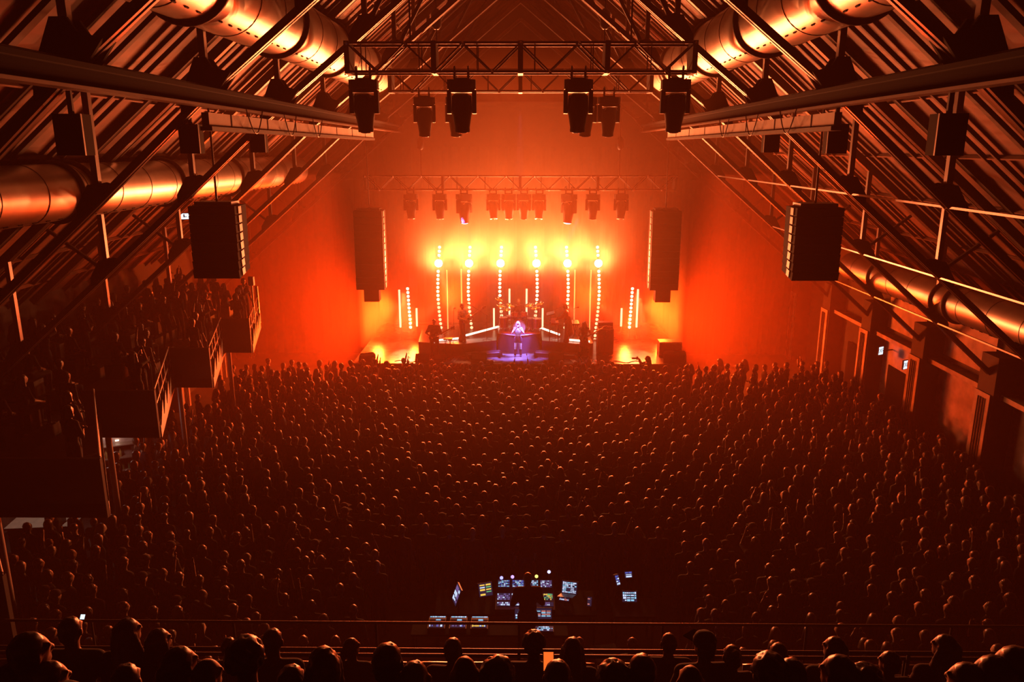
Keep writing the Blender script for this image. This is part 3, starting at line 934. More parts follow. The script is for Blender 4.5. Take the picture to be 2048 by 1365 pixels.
class Body:
    """a figure described by tapered limbs and ellipsoids, each with a material slot number"""

    def __init__(s):
        s.p = []

    def limb(s, k, a, b, ra, rb):
        s.p.append((k, 'c', Vector(a), Vector(b), ra, rb))
        return s

    def ball(s, k, c, r, R=None):
        s.p.append((k, 'e', Vector(c), Vector(r), R if R is not None else Matrix.Identity(3), 0))
        return s

    def surf(s, grow=0.0):
        mb = MB()
        for k, t, a, b, c, d in s.p:
            if t == 'e':
                mb.add([a + c @ Vector((x * (b.x + grow), y * (b.y + grow), z * (b.z + grow))) for x, y, z in ICOV], ICOF)
            else:
                ax = b - a
                L = max(ax.length, 1e-4)
                u, v, dd = perp(ax)
                prof = []
                for q in range(4):
                    th = PI / 2 * (1 - q / 3.0)
                    prof.append((-(c + grow) * math.sin(th), (c + grow) * max(0.04, math.cos(th))))
                for q in range(4):
                    th = PI / 2 * q / 3.0
                    prof.append((L + (d + grow) * math.sin(th), (d + grow) * max(0.04, math.cos(th))))
                mb.lathe(a, dd, prof, 12)
        return mb.mesh('tmp')

    def dist(s, P):
        """distance of points P (n,3) to each primitive -> (n, prims)"""
        out = []
        for k, t, a, b, c, d in s.p:
            A = np.array(a)
            if t == 'e':
                Rm = np.array(c)
                q = (P - A) @ Rm
                r = np.array(b)
                l = np.linalg.norm(q / r, axis=1)
                out.append((l - 1) * r.min())
            else:
                B = np.array(b)
                ab = B - A
                h = np.clip(((P - A) @ ab) / max(ab @ ab, 1e-9), 0, 1)
                out.append(np.linalg.norm(P - A - h[:, None] * ab, axis=1) - (c + (d - c) * h))
        return np.array(out).T


def remesh(name, body, mats, voxel, keep=1.0, grow=0.0, smooth=2, noise=0.0):
    me = body.surf(grow)
    o = bpy.data.objects.new('tmp', me)
    COL.objects.link(o)
    r = o.modifiers.new('r', 'REMESH')
    r.mode = 'VOXEL'
    r.voxel_size = voxel
    if smooth:
        q = o.modifiers.new('s', 'SMOOTH')
        q.iterations = smooth
        q.factor = 0.5
    if keep < 1.0:
        d = o.modifiers.new('d', 'DECIMATE')
        d.ratio = keep
    dg = bpy.context.evaluated_depsgraph_get()
    dg.update()
    ev = o.evaluated_get(dg)
    m2 = bpy.data.meshes.new_from_object(ev)
    m2.name = name
    bpy.data.objects.remove(o)
    bpy.data.meshes.remove(me)
    m2.materials.clear()
    for m in mats: m2.materials.append(m)
    n = len(m2.polygons)
    if noise > 0:
        co = np.empty(len(m2.vertices) * 3)
        m2.vertices.foreach_get('co', co)
        co = co.reshape(-1, 3)
        co += noise * (np.sin(co[:, [1, 2, 0]] * 95 + 3 * np.sin(co[:, [2, 0, 1]] * 61)) + 0.7 * np.sin(co[:, [2, 0, 1]] * 310 + 5 * co[:, [1, 2, 0]] * 130))
        m2.vertices.foreach_set('co', co.ravel())
    if len(mats) > 1:
        c = np.empty(n * 3)
        m2.polygons.foreach_get('center', c)
        D = body.dist(c.reshape(-1, 3))
        ks = np.array([p[0] for p in body.p])
        m2.polygons.foreach_set('material_index', ks[np.argmin(D, axis=1)].astype(np.int32))
    m2.polygons.foreach_set('use_smooth', [True] * n)
    m2.update()
    return m2


SK, TP, PT, SH = 0, 1, 2, 3


def rotz(v, a): return Matrix.Rotation(a, 3, 'Z') @ Vector(v)


def figure(J, fem=False, bulk=1.0, sleeve=1, bare_leg=False, fingers=True, flare=0.0):
    """J: joints in metres. Facing +Y. Returns the whole body with clothing regions marked."""
    B = Body()
    pel, che, nk, hd = [Vector(J[k]) for k in ('pelvis', 'chest', 'neck', 'head')]
    up = (nk - pel).normalized()
    side = (Vector(J['shR']) - Vector(J['shL'])).normalized()
    fw = up.cross(side) * -1
    fw = side.cross(up) * -1 if False else up.cross(side)
    R = Matrix((side, up.cross(side), up)).transposed()
    w = bulk
    B.ball(PT, pel, (0.165 * w, 0.115 * w, 0.13), R)
    B.ball(TP, pel.lerp(che, 0.45), (0.145 * w, 0.105 * w, 0.16), R)
    B.ball(TP, che, (0.17 * w, 0.12 * w, 0.19), R)
    B.limb(TP, J['shL'], J['shR'], 0.068 * w, 0.068 * w)
    B.limb(SK, nk - up * 0.04, hd - up * 0.06, 0.056, 0.052)
    HR = J.get('headR', Matrix.Identity(3))
    B.ball(SK, hd, (0.074, 0.092, 0.113), HR)
    B.ball(SK, hd + HR @ Vector((0, 0.035, -0.062)), (0.05, 0.055, 0.048), HR)          # jaw
    B.limb(SK, hd + HR @ Vector((0, 0.085, 0.012)), hd + HR @ Vector((0, 0.103, -0.022)), 0.010, 0.015)   # nose
    B.limb(SK, hd + HR @ Vector((-0.018, 0.082, -0.058)), hd + HR @ Vector((0.018, 0.082, -0.058)), 0.010, 0.010)   # lips
    B.limb(SK, hd + HR @ Vector((-0.045, 0.072, 0.028)), hd + HR @ Vector((0.045, 0.072, 0.028)), 0.014, 0.014)   # brow
    for q in (-1, 1):
        B.ball(SK, hd + HR @ Vector((q * 0.077, -0.004, -0.008)), (0.013, 0.022, 0.033), HR)
    for S in 'LR':
        q = -1 if S == 'L' else 1
        sh, el, wr = Vector(J['sh' + S]), Vector(J['el' + S]), Vector(J['wr' + S])
        B.limb(TP if sleeve > 0 else SK, sh, el, 0.056 * w, 0.046 * w)
        if sleeve == 1:
            B.limb(SK, sh.lerp(el, 0.75), el, 0.044 * w, 0.042 * w)
        B.limb(TP if sleeve > 1 else SK, el, wr, 0.043 * w, 0.028)
        hdv = Vector(J.get('hand' + S, (wr - el).normalized())).normalized()
        nrm = Vector(J.get('palm' + S, (0, 1, 0)))
        nrm = (nrm - hdv * nrm.dot(hdv)).normalized()
        wd = hdv.cross(nrm).normalized()
        Rm = Matrix((wd, nrm, hdv)).transposed()
        B.ball(SK, wr + hdv * 0.05, (0.04, 0.018, 0.052), Rm)
        cl = J.get('curl' + S, 0.5)
        if fingers:
            for i, (ox, ln) in enumerate(((-0.029, 0.07), (-0.010, 0.08), (0.010, 0.075), (0.028, 0.06))):
                a = wr + hdv * 0.09 + wd * ox
                d1 = (hdv * math.cos(cl) + nrm * math.sin(cl)).normalized()
                d2 = (hdv * math.cos(cl * 2.2) + nrm * math.sin(cl * 2.2)).normalized()
                b = a + d1 * ln * 0.55
                B.limb(SK, a, b, 0.0098, 0.0092)
                B.limb(SK, b, b + d2 * ln * 0.5, 0.0092, 0.0082)
            a = wr + hdv * 0.03 + wd * (-0.033 * q if True else 0)
            b = a + (hdv * 0.5 - wd * 0.5 * q + nrm * 0.4).normalized() * 0.042
            B.limb(SK, a, b, 0.013, 0.011)
            B.limb(SK, b, b + (hdv * 0.8 + nrm * 0.4).normalized() * 0.032, 0.011, 0.0095)
        else:
            B.ball(SK, wr + hdv * 0.12, (0.035, 0.02, 0.045), Rm)
        hp, kn, an = Vector(J['hip' + S]), Vector(J['kn' + S]), Vector(J['an' + S])
        B.limb(PT, hp, kn, 0.085 * w, 0.058)
        B.limb(SK if bare_leg else PT, kn, an, 0.056 if not flare else 0.06, 0.038 if not flare else 0.038 + flare)
        if bare_leg: B.limb(SK, hp.lerp(kn, 0.45), kn, 0.07, 0.056)
        ft = Vector(J.get('foot' + S, (0, 1, 0))).normalized()
        B.limb(SH, an + Vector((0, 0, -0.035)) - ft * 0.035, an + ft * 0.12 + Vector((0, 0, -0.045)), 0.04, 0.034)
    return B


def stand_joints(h=1.75, armL=None, armR=None, lean=0.0, twist=0.0, headyaw=0.0, headpitch=0.0, fem=False, spread=0.1):
    k = h / 1.75
    sw = 0.165 if fem else 0.185
    J = dict(pelvis=(0, 0, 0.95), chest=(0, lean * 0.6 + 0.01, 1.27), neck=(0, lean, 1.46), head=(0, lean * 1.1 + 0.02, 1.635),
             shL=(-sw, lean, 1.41), shR=(sw, lean, 1.41), hipL=(-0.09, 0, 0.9), hipR=(0.09, 0, 0.9),
             knL=(-spread, 0.02, 0.49), knR=(spread, 0.03, 0.49), anL=(-spread - 0.02, -0.02, 0.08), anR=(spread + 0.02, 0.0, 0.08))
    for S, arm in (('L', armL), ('R', armR)):
        q = -1 if S == 'L' else 1
        s_ = Vector(J['sh' + S])
        if arm == 'up':
            J['el' + S] = s_ + Vector((q * 0.10, 0.12, 0.2)); J['wr' + S] = s_ + Vector((q * 0.06, 0.16, 0.46)); J['curl' + S] = 0.25
        elif arm == 'phone':
            J['el' + S] = s_ + Vector((q * 0.02, 0.24, 0.05)); J['wr' + S] = s_ + Vector((-q * 0.10, 0.34, 0.26)); J['curl' + S] = 0.7
        elif arm == 'fold':
            J['el' + S] = s_ + Vector((q * 0.07, 0.05, -0.28)); J['wr' + S] = s_ + Vector((-q * 0.12, 0.22, -0.22)); J['curl' + S] = 0.6
        elif arm == 'hip':
            J['el' + S] = s_ + Vector((q * 0.2, -0.06, -0.25)); J['wr' + S] = s_ + Vector((q * 0.02, 0.08, -0.40)); J['curl' + S] = 0.6
        elif isinstance(arm, (tuple, list)):
            J['el' + S] = Vector(arm[0]); J['wr' + S] = Vector(arm[1]); J['curl' + S] = 0.9
        else:
            J['el' + S] = s_ + Vector((q * 0.07, -0.02, -0.29)); J['wr' + S] = s_ + Vector((q * 0.08, 0.08, -0.53)); J['curl' + S] = 0.4
            J['palm' + S] = (-q, 0.3, 0)
    J = {a: (Vector(b) * k if not a.startswith(('palm', 'curl')) else b) for a, b in J.items()}
    J['headR'] = Matrix.Rotation(headyaw, 3, 'Z') @ Matrix.Rotation(headpitch, 3, 'X')
    return J


def sit_joints(h=1.75, armL=None, armR=None, lean=0.05, headyaw=0.0, headpitch=0.0, fem=False, seat=0.45):
    J = stand_joints(h, armL, armR, lean, 0, headyaw, headpitch, fem)
    dz = Vector((0, 0, seat + 0.09 - 0.95 * h / 1.75))
    for a in list(J):
        if a[:2] in ('pe', 'ch', 'ne', 'sh', 'el', 'wr') or a == 'head': J[a] = Vector(J[a]) + dz
    for S in 'LR':
        q = -1 if S == 'L' else 1
        hp = J['pelvis'] + Vector((q * 0.09, 0.02, -0.02))
        J['hip' + S] = hp
        J['kn' + S] = hp + Vector((q * 0.08, 0.42, 0.0))
        J['an' + S] = Vector((hp.x + q * 0.07, hp.y + 0.40, 0.08))
        if (armL if S == 'L' else armR) is None:
            J['el' + S] = J['sh' + S] + Vector((q * 0.07, 0.06, -0.27)); J['wr' + S] = J['kn' + S] + Vector((-q * 0.04, -0.12, 0.11))
    return J


def hair_body(J, style):
    hd, R = Vector(J['head']), J.get('headR', Matrix.Identity(3))
    B = Body()
    if style == 'bald': return None
    B.ball(0, hd + R @ Vector((0, -0.018, 0.030)), (0.082, 0.095, 0.098), R)
    if style == 'short':
        B.ball(0, hd + R @ Vector((0, -0.05, -0.01)), (0.072, 0.055, 0.085), R)
    elif style == 'curly':
        rr = random.Random(5)
        for i in range(130):
            a, b = rr.uniform(0, 2 * PI), rr.uniform(-0.35, 1.0)
            c = math.sqrt(max(0, 1 - b * b))
            p = Vector((0.088 * c * math.cos(a), -0.025 + 0.1 * c * math.sin(a), 0.03 + 0.1 * b))
            if p.y > 0.045 and p.z < 0.06: continue
            B.ball(0, hd + R @ p, (0.019, 0.019, 0.019))
    elif style in ('long', 'wavy'):
        B.limb(0, hd + R @ Vector((0, -0.055, 0.02)), Vector(J['neck']) + Vector((0, -0.10, -0.10)), 0.085, 0.095)
        for q in (-1, 1):
            B.limb(0, hd + R @ Vector((q * 0.066, -0.02, 0.02)), Vector(J['neck']) + Vector((q * 0.10, -0.01 if style == 'long' else 0.05, -0.10)), 0.035, 0.045)
    elif style == 'bob':
        B.limb(0, hd + R @ Vector((0, -0.045, 0.02)), hd + R @ Vector((0, -0.05, -0.10)), 0.082, 0.078)
        for q in (-1, 1): B.limb(0, hd + R @ Vector((q * 0.07, -0.01, 0.02)), hd + R @ Vector((q * 0.075, 0.0, -0.10)), 0.033, 0.036)
    elif style == 'bun':
        B.ball(0, hd + R @ Vector((0, -0.05, -0.01)), (0.07, 0.055, 0.085), R)
        B.ball(0, hd + R @ Vector((0, -0.085, 0.085)), (0.042, 0.042, 0.042), R)
    elif style == 'tail':
        B.ball(0, hd + R @ Vector((0, -0.05, -0.01)), (0.07, 0.055, 0.08), R)
        B.limb(0, hd + R @ Vector((0, -0.11, 0.03)), hd + R @ Vector((0, -0.15, -0.18)), 0.035, 0.02)
    return B


def cap_mesh(J, m):
    hd, R = Vector(J['head']), J.get('headR', Matrix.Identity(3))
    mb = M1(m)
    ax = R @ Vector((0, 0, 1))
    mb.lathe(hd + ax * 0.03, ax, [(0, 0.098), (0.03, 0.099), (0.07, 0.082), (0.095, 0.05), (0.102, 0.01)], 18)
    mb.bar(hd + R @ Vector((0, 0.07, 0.04)), hd + R @ Vector((0, 0.17, 0.035)), 0.14, 0.012)
    return mb.mesh('cap')


HAIRW = {'short': 'short hair', 'curly': 'curly hair', 'long': 'long hair', 'bald': 'cropped hair', 'bob': 'chin-length hair', 'bun': 'hair in a bun', 'tail': 'a ponytail', 'wavy': 'wavy hair', 'cap': 'a cap'}


def variant(J, style, fem=False, bulk=1.0, sleeve=1, voxel=0.02, keep=0.3, bare=False):
    """a ready person: body mesh object with hair as its child, kept as the source for copies"""
    B = figure(J, fem, bulk, sleeve, bare, fingers=voxel < 0.013)
    me = remesh('person', B, [M_SKIN, M_TOP, M_PANTS, M_SHOE], voxel, keep)
    hb = hair_body(J, style if style != 'cap' else 'short')
    hm = remesh('hair', hb, [M_HAIR], min(voxel, 0.012), min(1, keep * 1.6), noise=0.0018) if hb else None
    cm = cap_mesh(J, M_TOP) if style == 'cap' else None
    return dict(body=me, hair=hm, cap=cm, style=style)


def put(v, loc, rz=0.0, s=1.0, label=None, group=None, name='person'):
    o = bpy.data.objects.new(name, v['body'])
    COL.objects.link(o)
    o.location, o.rotation_euler, o.scale = loc, (0, 0, rz), (s, s, s)
    tag(o, label, 'person', group)
    for k in ('hair', 'cap'):
        if v.get(k):
            h = bpy.data.objects.new(k, v[k])
            COL.objects.link(h)
            h.parent = o
    return o


# ------------------------------------------------------------------ the band
def performer(name, J, loc, rz, label, skin, shirt, pants, hair, hstyle, sleeve=1, fem=False, bulk=1.0, bare=False, flare=0.0, shoe=(0.02, 0.02, 0.02), extra=None):
    B = figure(J, fem, bulk, sleeve, bare, True, flare)
    ms = mat(name + '_skin', skin, 0.5)
    mt = mat(name + '_top', shirt, 0.75, 0, 0.25, 14)
    mp = mat(name + '_trousers', pants, 0.75, 0, 0.2, 14)
    mh = mat(name + '_hair', hair, 0.45)
    mo = mat(name + '_shoes', shoe, 0.4)
    o = bpy.data.objects.new('person', remesh('person', B, [ms, ms, ms, ms], 0.0095, 0.35, smooth=1))
    COL.objects.link(o)
    o.location, o.rotation_euler = loc, (0, 0, rz)
    tag(o, label, 'person')
    for nm, k, m, gr in (('shirt', TP, mt, 0.016), ('trousers', PT, mp, 0.013), ('shoes', SH, mo, 0.008)):
        G = Body()
        G.p = [p for p in B.p if p[0] == k]
        if extra: extra(nm, G, J)
        if not G.p: continue
        g = bpy.data.objects.new(nm, remesh(nm, G, [m], 0.014, 0.4, grow=gr, smooth=2))
        COL.objects.link(g)
        g.parent = o
    hb = hair_body(J, hstyle)
    if hb:
        g = bpy.data.objects.new('hair', remesh('hair', hb, [mh], 0.01, 0.5, noise=0.003))
        COL.objects.link(g)
        g.parent = o
    e = M1(mat('eye_dark', (0.02, 0.015, 0.012), 0.2))
    for q in (-1, 1):
        c = Vector(J['head']) + J['headR'] @ Vector((q * 0.03, 0.082, 0.008))
        e.lathe(c, J['headR'] @ Vector((0, 1, 0)), [(0, 0.011), (0.006, 0.009), (0.009, 0.003)], 10)
    e.build('eyes', o)
    return o


def guitar(loc, rot, label, body_c, s=1.0, bass=False):
    """neck along local +X, face along local -Y"""
    t = empty('bass_guitar' if bass else 'electric_guitar', loc, 0, label, 'guitar')
    t.rotation_euler = rot
    P = [(-0.25, 0.0), (-0.24, 0.10), (-0.16, 0.16), (-0.05, 0.13), (0.02, 0.10), (0.10, 0.14), (0.19, 0.15), (0.17, 0.09), (0.12, 0.04), (0.12, -0.04), (0.16, -0.10), (0.12, -0.14), (0.02, -0.11), (-0.06, -0.14), (-0.17, -0.17), (-0.24, -0.10)]
    M = Matrix(((1, 0, 0, 0), (0, 0, -1, 0), (0, 1, 0, 0), (0, 0, 0, 1)))
    MB().use(mat(label[:12] + '_paint', body_c, 0.2)).prism([(x * s, y * s) for x, y in P], -0.022, 0.022, M).build('guitar_body', t)
    L = (0.72 if not bass else 0.92) * s
    M1(mat('maple_neck', (0.35, 0.2, 0.1), 0.35)).box((0.08 + L / 2, -0.005, 0), (L, 0.03, 0.055)).build('neck', t)
    hs = M1(mat('headstock_wood', (0.1, 0.05, 0.03), 0.3))
    hs.prism([(0.07 + L, -0.03), (0.10 + L, -0.05), (0.26 + L, -0.04), (0.27 + L, 0.03), (0.10 + L, 0.05), (0.07 + L, 0.03)], -0.01, 0.014, M)
    h_ = hs.build('headstock', t)
    p = M1(CHROME)
    for i in range(4 if bass else 6): p.cyl((0.11 + L + i * 0.027, 0, 0.05), (0.11 + L + i * 0.027, 0, 0.075), 0.008, n=6)
    p.build('tuning_pegs', h_)
    M1(CHROME).box((-0.12, -0.027, 0), (0.05, 0.012, 0.08)).build('bridge', t)
    M1(BLACK).box((0.0, -0.027, 0), (0.10, 0.01, 0.07)).build('pickup', t)
    st = M1(CHROME)
    for i in range(4 if bass else 6): st.cyl((-0.12, -0.034, -0.018 + i * 0.036 / (3 if bass else 5)), (0.1 + L, -0.026, -0.018 + i * 0.036 / (3 if bass else 5)), 0.0012, n=4)
    st.build('strings', t)
    return t


def strap(t_obj, pts, label_parent):
    M1(BLACK)


# facing the hall means rz = pi; joints are written facing +Y, so x is mirrored to the viewer
# 1 black-shirted guitarist
J = stand_joints(1.80, ((-0.30, 0.05, 1.16), (-0.16, 0.26, 1.12)), ((0.33, 0.0, 1.16), (0.10, 0.26, 1.04)), headyaw=0.15, headpitch=-0.1, spread=0.14)
performer('guitarist', J, (-3.78, 32.95, SZ), PI - 0.1, 'person in loose black shirt playing guitar at the left stage front', (0.5, 0.3, 0.22), (0.012, 0.012, 0.015), (0.015, 0.014, 0.016), (0.02, 0.012, 0.01), 'short', 1, bulk=1.25)
guitar((-3.74, 32.62, SZ + 1.10), (0.0, -0.42, 0.25), 'dark guitar held by the black-shirted person', (0.02, 0.015, 0.02))
# 2 white-shirted guitarist on the left riser, turned to the right
J = stand_joints(1.72, ((-0.26, 0.08, 1.15), (-0.12, 0.3, 1.18)), ((0.26, 0.02, 1.12), (0.06, 0.24, 1.02)), headyaw=0.25, headpitch=-0.3, spread=0.08)
performer('rhythm', J, (-2.62, 33.95, 2.0), PI + 0.95, 'person in white shirt and flared trousers playing guitar on the left riser', (0.5, 0.32, 0.24), (0.75, 0.72, 0.68), (0.06, 0.03, 0.025), (0.06, 0.03, 0.015), 'short', 2, bulk=1.0, flare=0.07)
guitar((-2.33, 33.80, 3.06), (0.0, -0.62, 0.1), 'pale guitar held by the white-shirted person', (0.75, 0.7, 0.6))
# 3 drummer
J = sit_joints(1.78, ((-0.34, 0.16, 0.92), (-0.26, 0.38, 0.98)), ((0.36, 0.14, 0.95), (0.34, 0.34, 1.12)), seat=0.52)
performer('drummer', J, (-0.05, 35.25, KZ), PI, 'person in dark shirt drumming behind the kit', (0.6, 0.4, 0.3), (0.03, 0.02, 0.025), (0.02, 0.02, 0.02), (0.25, 0.15, 0.08), 'short', 1)
for sx, a, b in ((-1, (0.20, 34.86, KZ + 1.02), (0.42, 34.55, KZ + 1.16)), (1, (-0.40, 34.88, KZ + 1.18), (-0.55, 34.6, KZ + 1.35))):
    M1(mat('stick_wood', (0.7, 0.5, 0.3), 0.5)).cyl(a, b, 0.008, 0.005, 6).build('drumstick', label='drumstick in the drummer\'s %s hand' % ('left' if sx < 0 else 'right'), cat='drumstick')


# 4 singer with both hands at the microphone
def shorts(nm, G, J):
    if nm == 'trousers':
        G.p = [p for p in G.p if p[1] == 'e'] + [(PT, 'c', Vector(J['hip' + S]), Vector(J['hip' + S]).lerp(Vector(J['kn' + S]), 0.3), 0.095, 0.09) for S in 'LR']
    if nm == 'shoes':
        for S in 'LR': G.p.append((SH, 'c', Vector(J['an' + S]), Vector(J['an' + S]).lerp(Vector(J['kn' + S]), 0.62), 0.048, 0.058))
    if nm == 'shirt':
        G.p = [p for p in G.p if p[1] == 'e'][1:]


J = stand_joints(1.60, ((-0.27, 0.14, 1.22), (-0.05, 0.20, 1.47)), ((0.27, 0.14, 1.22), (0.05, 0.20, 1.50)), headpitch=0.1, fem=True, spread=0.12)
performer('singer', J, (-0.08, 33.42, SZ), PI, 'person singing into a microphone held in both hands, in violet light at centre stage', (0.75, 0.6, 0.55), (0.8, 0.78, 0.82), (0.02, 0.02, 0.05), (0.75, 0.6, 0.45), 'long', 0, fem=True, bulk=0.86, bare=True, extra=shorts)
M1(BLACK).lathe((-0.08, 33.20, SZ + 1.36), (0, 0.12, 1), [(0, 0.012), (0.15, 0.017), (0.16, 0.027), (0.20, 0.025), (0.215, 0.008)], 12).build('hand_microphone', label='microphone held by the singer', cat='microphone')


# 5 keyboard player in a long coat, turned to the left
def coat(nm, G, J):
    if nm == 'shirt':
        G.p.append((TP, 'c', Vector(J['pelvis']) + Vector((0, -0.04, 0.08)), Vector((0, -0.12, 0.42)), 0.15, 0.20))


J = stand_joints(1.76, ((-0.22, 0.18, 1.18), (-0.14, 0.44, 1.03)), ((0.22, 0.16, 1.16), (0.16, 0.44, 1.03)), lean=0.08, headyaw=0.1, headpitch=-0.3, spread=0.12)
performer('keys', J, (2.12, 33.85, 2.0), PI / 2 - 0.15, 'person in a long coat standing at the keyboards on the right riser', (0.5, 0.32, 0.24), (0.13, 0.06, 0.04), (0.05, 0.02, 0.02), (0.25, 0.12, 0.05), 'bob', 2, flare=0.08, extra=coat)


# 6 bassist in a dress, leaning back
def dress(nm, G, J):
    if nm == 'shirt':
        G.p = [p for p in G.p if not (p[1] == 'c' and (p[2] - Vector(J['shL'])).length < 0.01 and False)]
        G.p.append((TP, 'c', Vector(J['pelvis']) + Vector((0, 0, 0.05)), Vector(J['pelvis']) + Vector((0, 0.0, -0.30)), 0.14, 0.22))
    if nm == 'shoes':
        for S in 'LR': G.p.append((SH, 'c', Vector(J['an' + S]), Vector(J['an' + S]).lerp(Vector(J['kn' + S]), 0.55), 0.05, 0.06))
    if nm == 'trousers': G.p = []


J = stand_joints(1.68, ((-0.30, 0.1, 1.14), (-0.30, 0.30, 1.20)), ((0.27, 0.02, 1.14), (0.06, 0.24, 1.00)), lean=-0.06, headyaw=-0.2, headpitch=0.25, fem=True, spread=0.2)
performer('bassist', J, (2.86, 33.05, SZ), PI + 0.15, 'person with long dark hair in a dark dress playing bass at the right stage front', (0.55, 0.35, 0.27), (0.08, 0.015, 0.02), (0.05, 0.01, 0.02), (0.015, 0.01, 0.01), 'wavy', 0, fem=True, bulk=0.9, bare=True, extra=dress)
guitar((2.84, 32.76, SZ + 1.02), (0.0, -0.5, 0.05), 'red bass guitar held by the long-haired person', (0.45, 0.12, 0.08), 0.92, bass=True)

# 7 photographer at the stage edge
J = stand_joints(1.72, ((-0.24, 0.26, 1.34), (-0.06, 0.36, 1.55)), ((0.24, 0.24, 1.32), (0.06, 0.36, 1.57)), fem=True)
p = at_y(1296, 712, 31.7)
ph = performer('photographer', J, (p.x, 31.75, p.z - 1.74), PI / 2 - 0.1, 'long-haired photographer raising a camera below the stage edge at right', (0.4, 0.25, 0.2), (0.02, 0.02, 0.02), (0.02, 0.02, 0.02), (0.02, 0.012, 0.01), 'long', 2)
t = empty('camera', (p.x - 0.44, 31.8, p.z - 0.14), PI / 2, 'black camera with a long lens held by the photographer', 'camera')
M1(BLACK).box((0, 0, 0), (0.14, 0.07, 0.1)).box((0, 0, 0.065), (0.06, 0.06, 0.04)).build('camera_body', t)
M1(BLACK).lathe((0, 0.03, 0), (0, 1, 0), [(0, 0.035), (0.08, 0.037), (0.09, 0.042), (0.2, 0.042), (0.2, 0.03)], 16).build('camera_lens', t)
fz = p.z - 1.74
if fz > 0.02:
    M1(BLACK).box((p.x - 0.1, 31.75, fz / 2), (1.0, 0.7, fz)).build('pit_step', label='black step in the pit under the photographer', cat='step')
# ------------------------------------------------------------------ left balcony, sawtooth towards the stage
BZ = 3.5
COR = [(9.5, -7.2), (13.66, -8.06), (17.94, -9.0), (22.1, -9.3), (26.2, -9.5)]
INX = -10.5
BFAS = mat('balcony_fascia', (0.035, 0.03, 0.028), 0.7)
BSTEP = mat('balcony_step_edge', (0.85, 0.78, 0.7), 0.5)
NB = ['nearest', 'second', 'third', 'fourth', 'farthest, closest to the stage']
for k, (y, x) in enumerate(COR):
    y1 = COR[k + 1][0] if k < 4 else 30.1
    t = empty('balcony_bay', (0, y, 0), 0, 'dark balcony bay on the left, ' + NB[k], 'balcony bay', 'sawtooth bays of the left balcony')
    L = y1 - y
    M1(BFAS).prism([(-WX, 0), (x, 0), (INX, L), (-WX, L)], BZ, BZ + 0.28).build('floor_slab', t)
    M1(BFAS).span((INX - 0.3, 0, BZ - 0.02), (x, 0.08, BZ + 1.22)).build('rear_panel', t)
    d = Vector((INX - x, L, 0))
    Ld = d.length
    d.normalize()
    nrm = Vector((d.y, -d.x, 0))
    o = Vector((x, 0, 0))
    M1(BSTEP).bar(o + d * 0.1 + Vector((0, 0, BZ + 0.1)) + nrm * 0.03, o + d * Ld + Vector((0, 0, BZ + 0.13)) + nrm * 0.03, 0.04, 0.3).build('stringer', t)
    for q in range(5):
        a = o + d * (0.15 + q * Ld / 5) + nrm * 0.035
        b = o + d * (0.15 + (q + 0.92) * Ld / 5) + nrm * 0.03
        vs = []
        for s_ in (0, 0.03):
            for p_, z in ((a, BZ + 0.27), (b, BZ + 0.27), (b, BZ + 0.68)): vs.append(p_ + nrm * s_ + Vector((0, 0, z)))
        M1(BSTEP).add(vs, [(0, 2, 1), (3, 4, 5), (0, 1, 4, 3), (1, 2, 5, 4), (2, 0, 3, 5)]).build('step_side', t)
    m = M1(STEP)
    for z in (BZ + 0.85, BZ + 1.25): m.cyl(o + d * 0.05 + Vector((0, 0, z)), o + d * Ld + Vector((0, 0, z)), 0.022, n=8)
    m.build('handrail', t)
    for q in range(6): M1(STEP).cyl(o + d * (0.05 + q * (Ld - 0.1) / 5) + Vector((0, 0, BZ + 0.2)), o + d * (0.05 + q * (Ld - 0.1) / 5) + Vector((0, 0, BZ + 1.25)), 0.018, n=6).build('rail_post', t)
    if k == 4: M1(STEP).box(o + d * (Ld - 0.05) + Vector((0, 0, BZ + 0.95)), (0.1, 0.08, 1.5)).build('end_frame', t)
    for q in range(3):
        xs = -10.75 - q * 0.85
        M1(BFAS).span((-WX, 0.1, BZ + 0.28 + q * 0.3), (xs - 0.45, L, BZ + 0.28 + (q + 1) * 0.3)).build('seating_tier', t)
    M1(STEP).cyl((INX + 0.12, 0.15, 0), (INX + 0.12, 0.15, BZ), 0.075, n=14).build('post', t)
# lamp post on the farthest bay
t = empty('speaker_post', (-9.98, 28.1, BZ + 0.28), 0, 'small box on a thin post rising at the end of the balcony', 'post')
M1(STEP).cyl((0, 0, 0), (0, 0, 2.0), 0.035, n=8).build('pole', t)
M1(BSTEP).box((0, 0, 1.95), (0.2, 0.14, 0.32)).build('box', t)

# exit signs


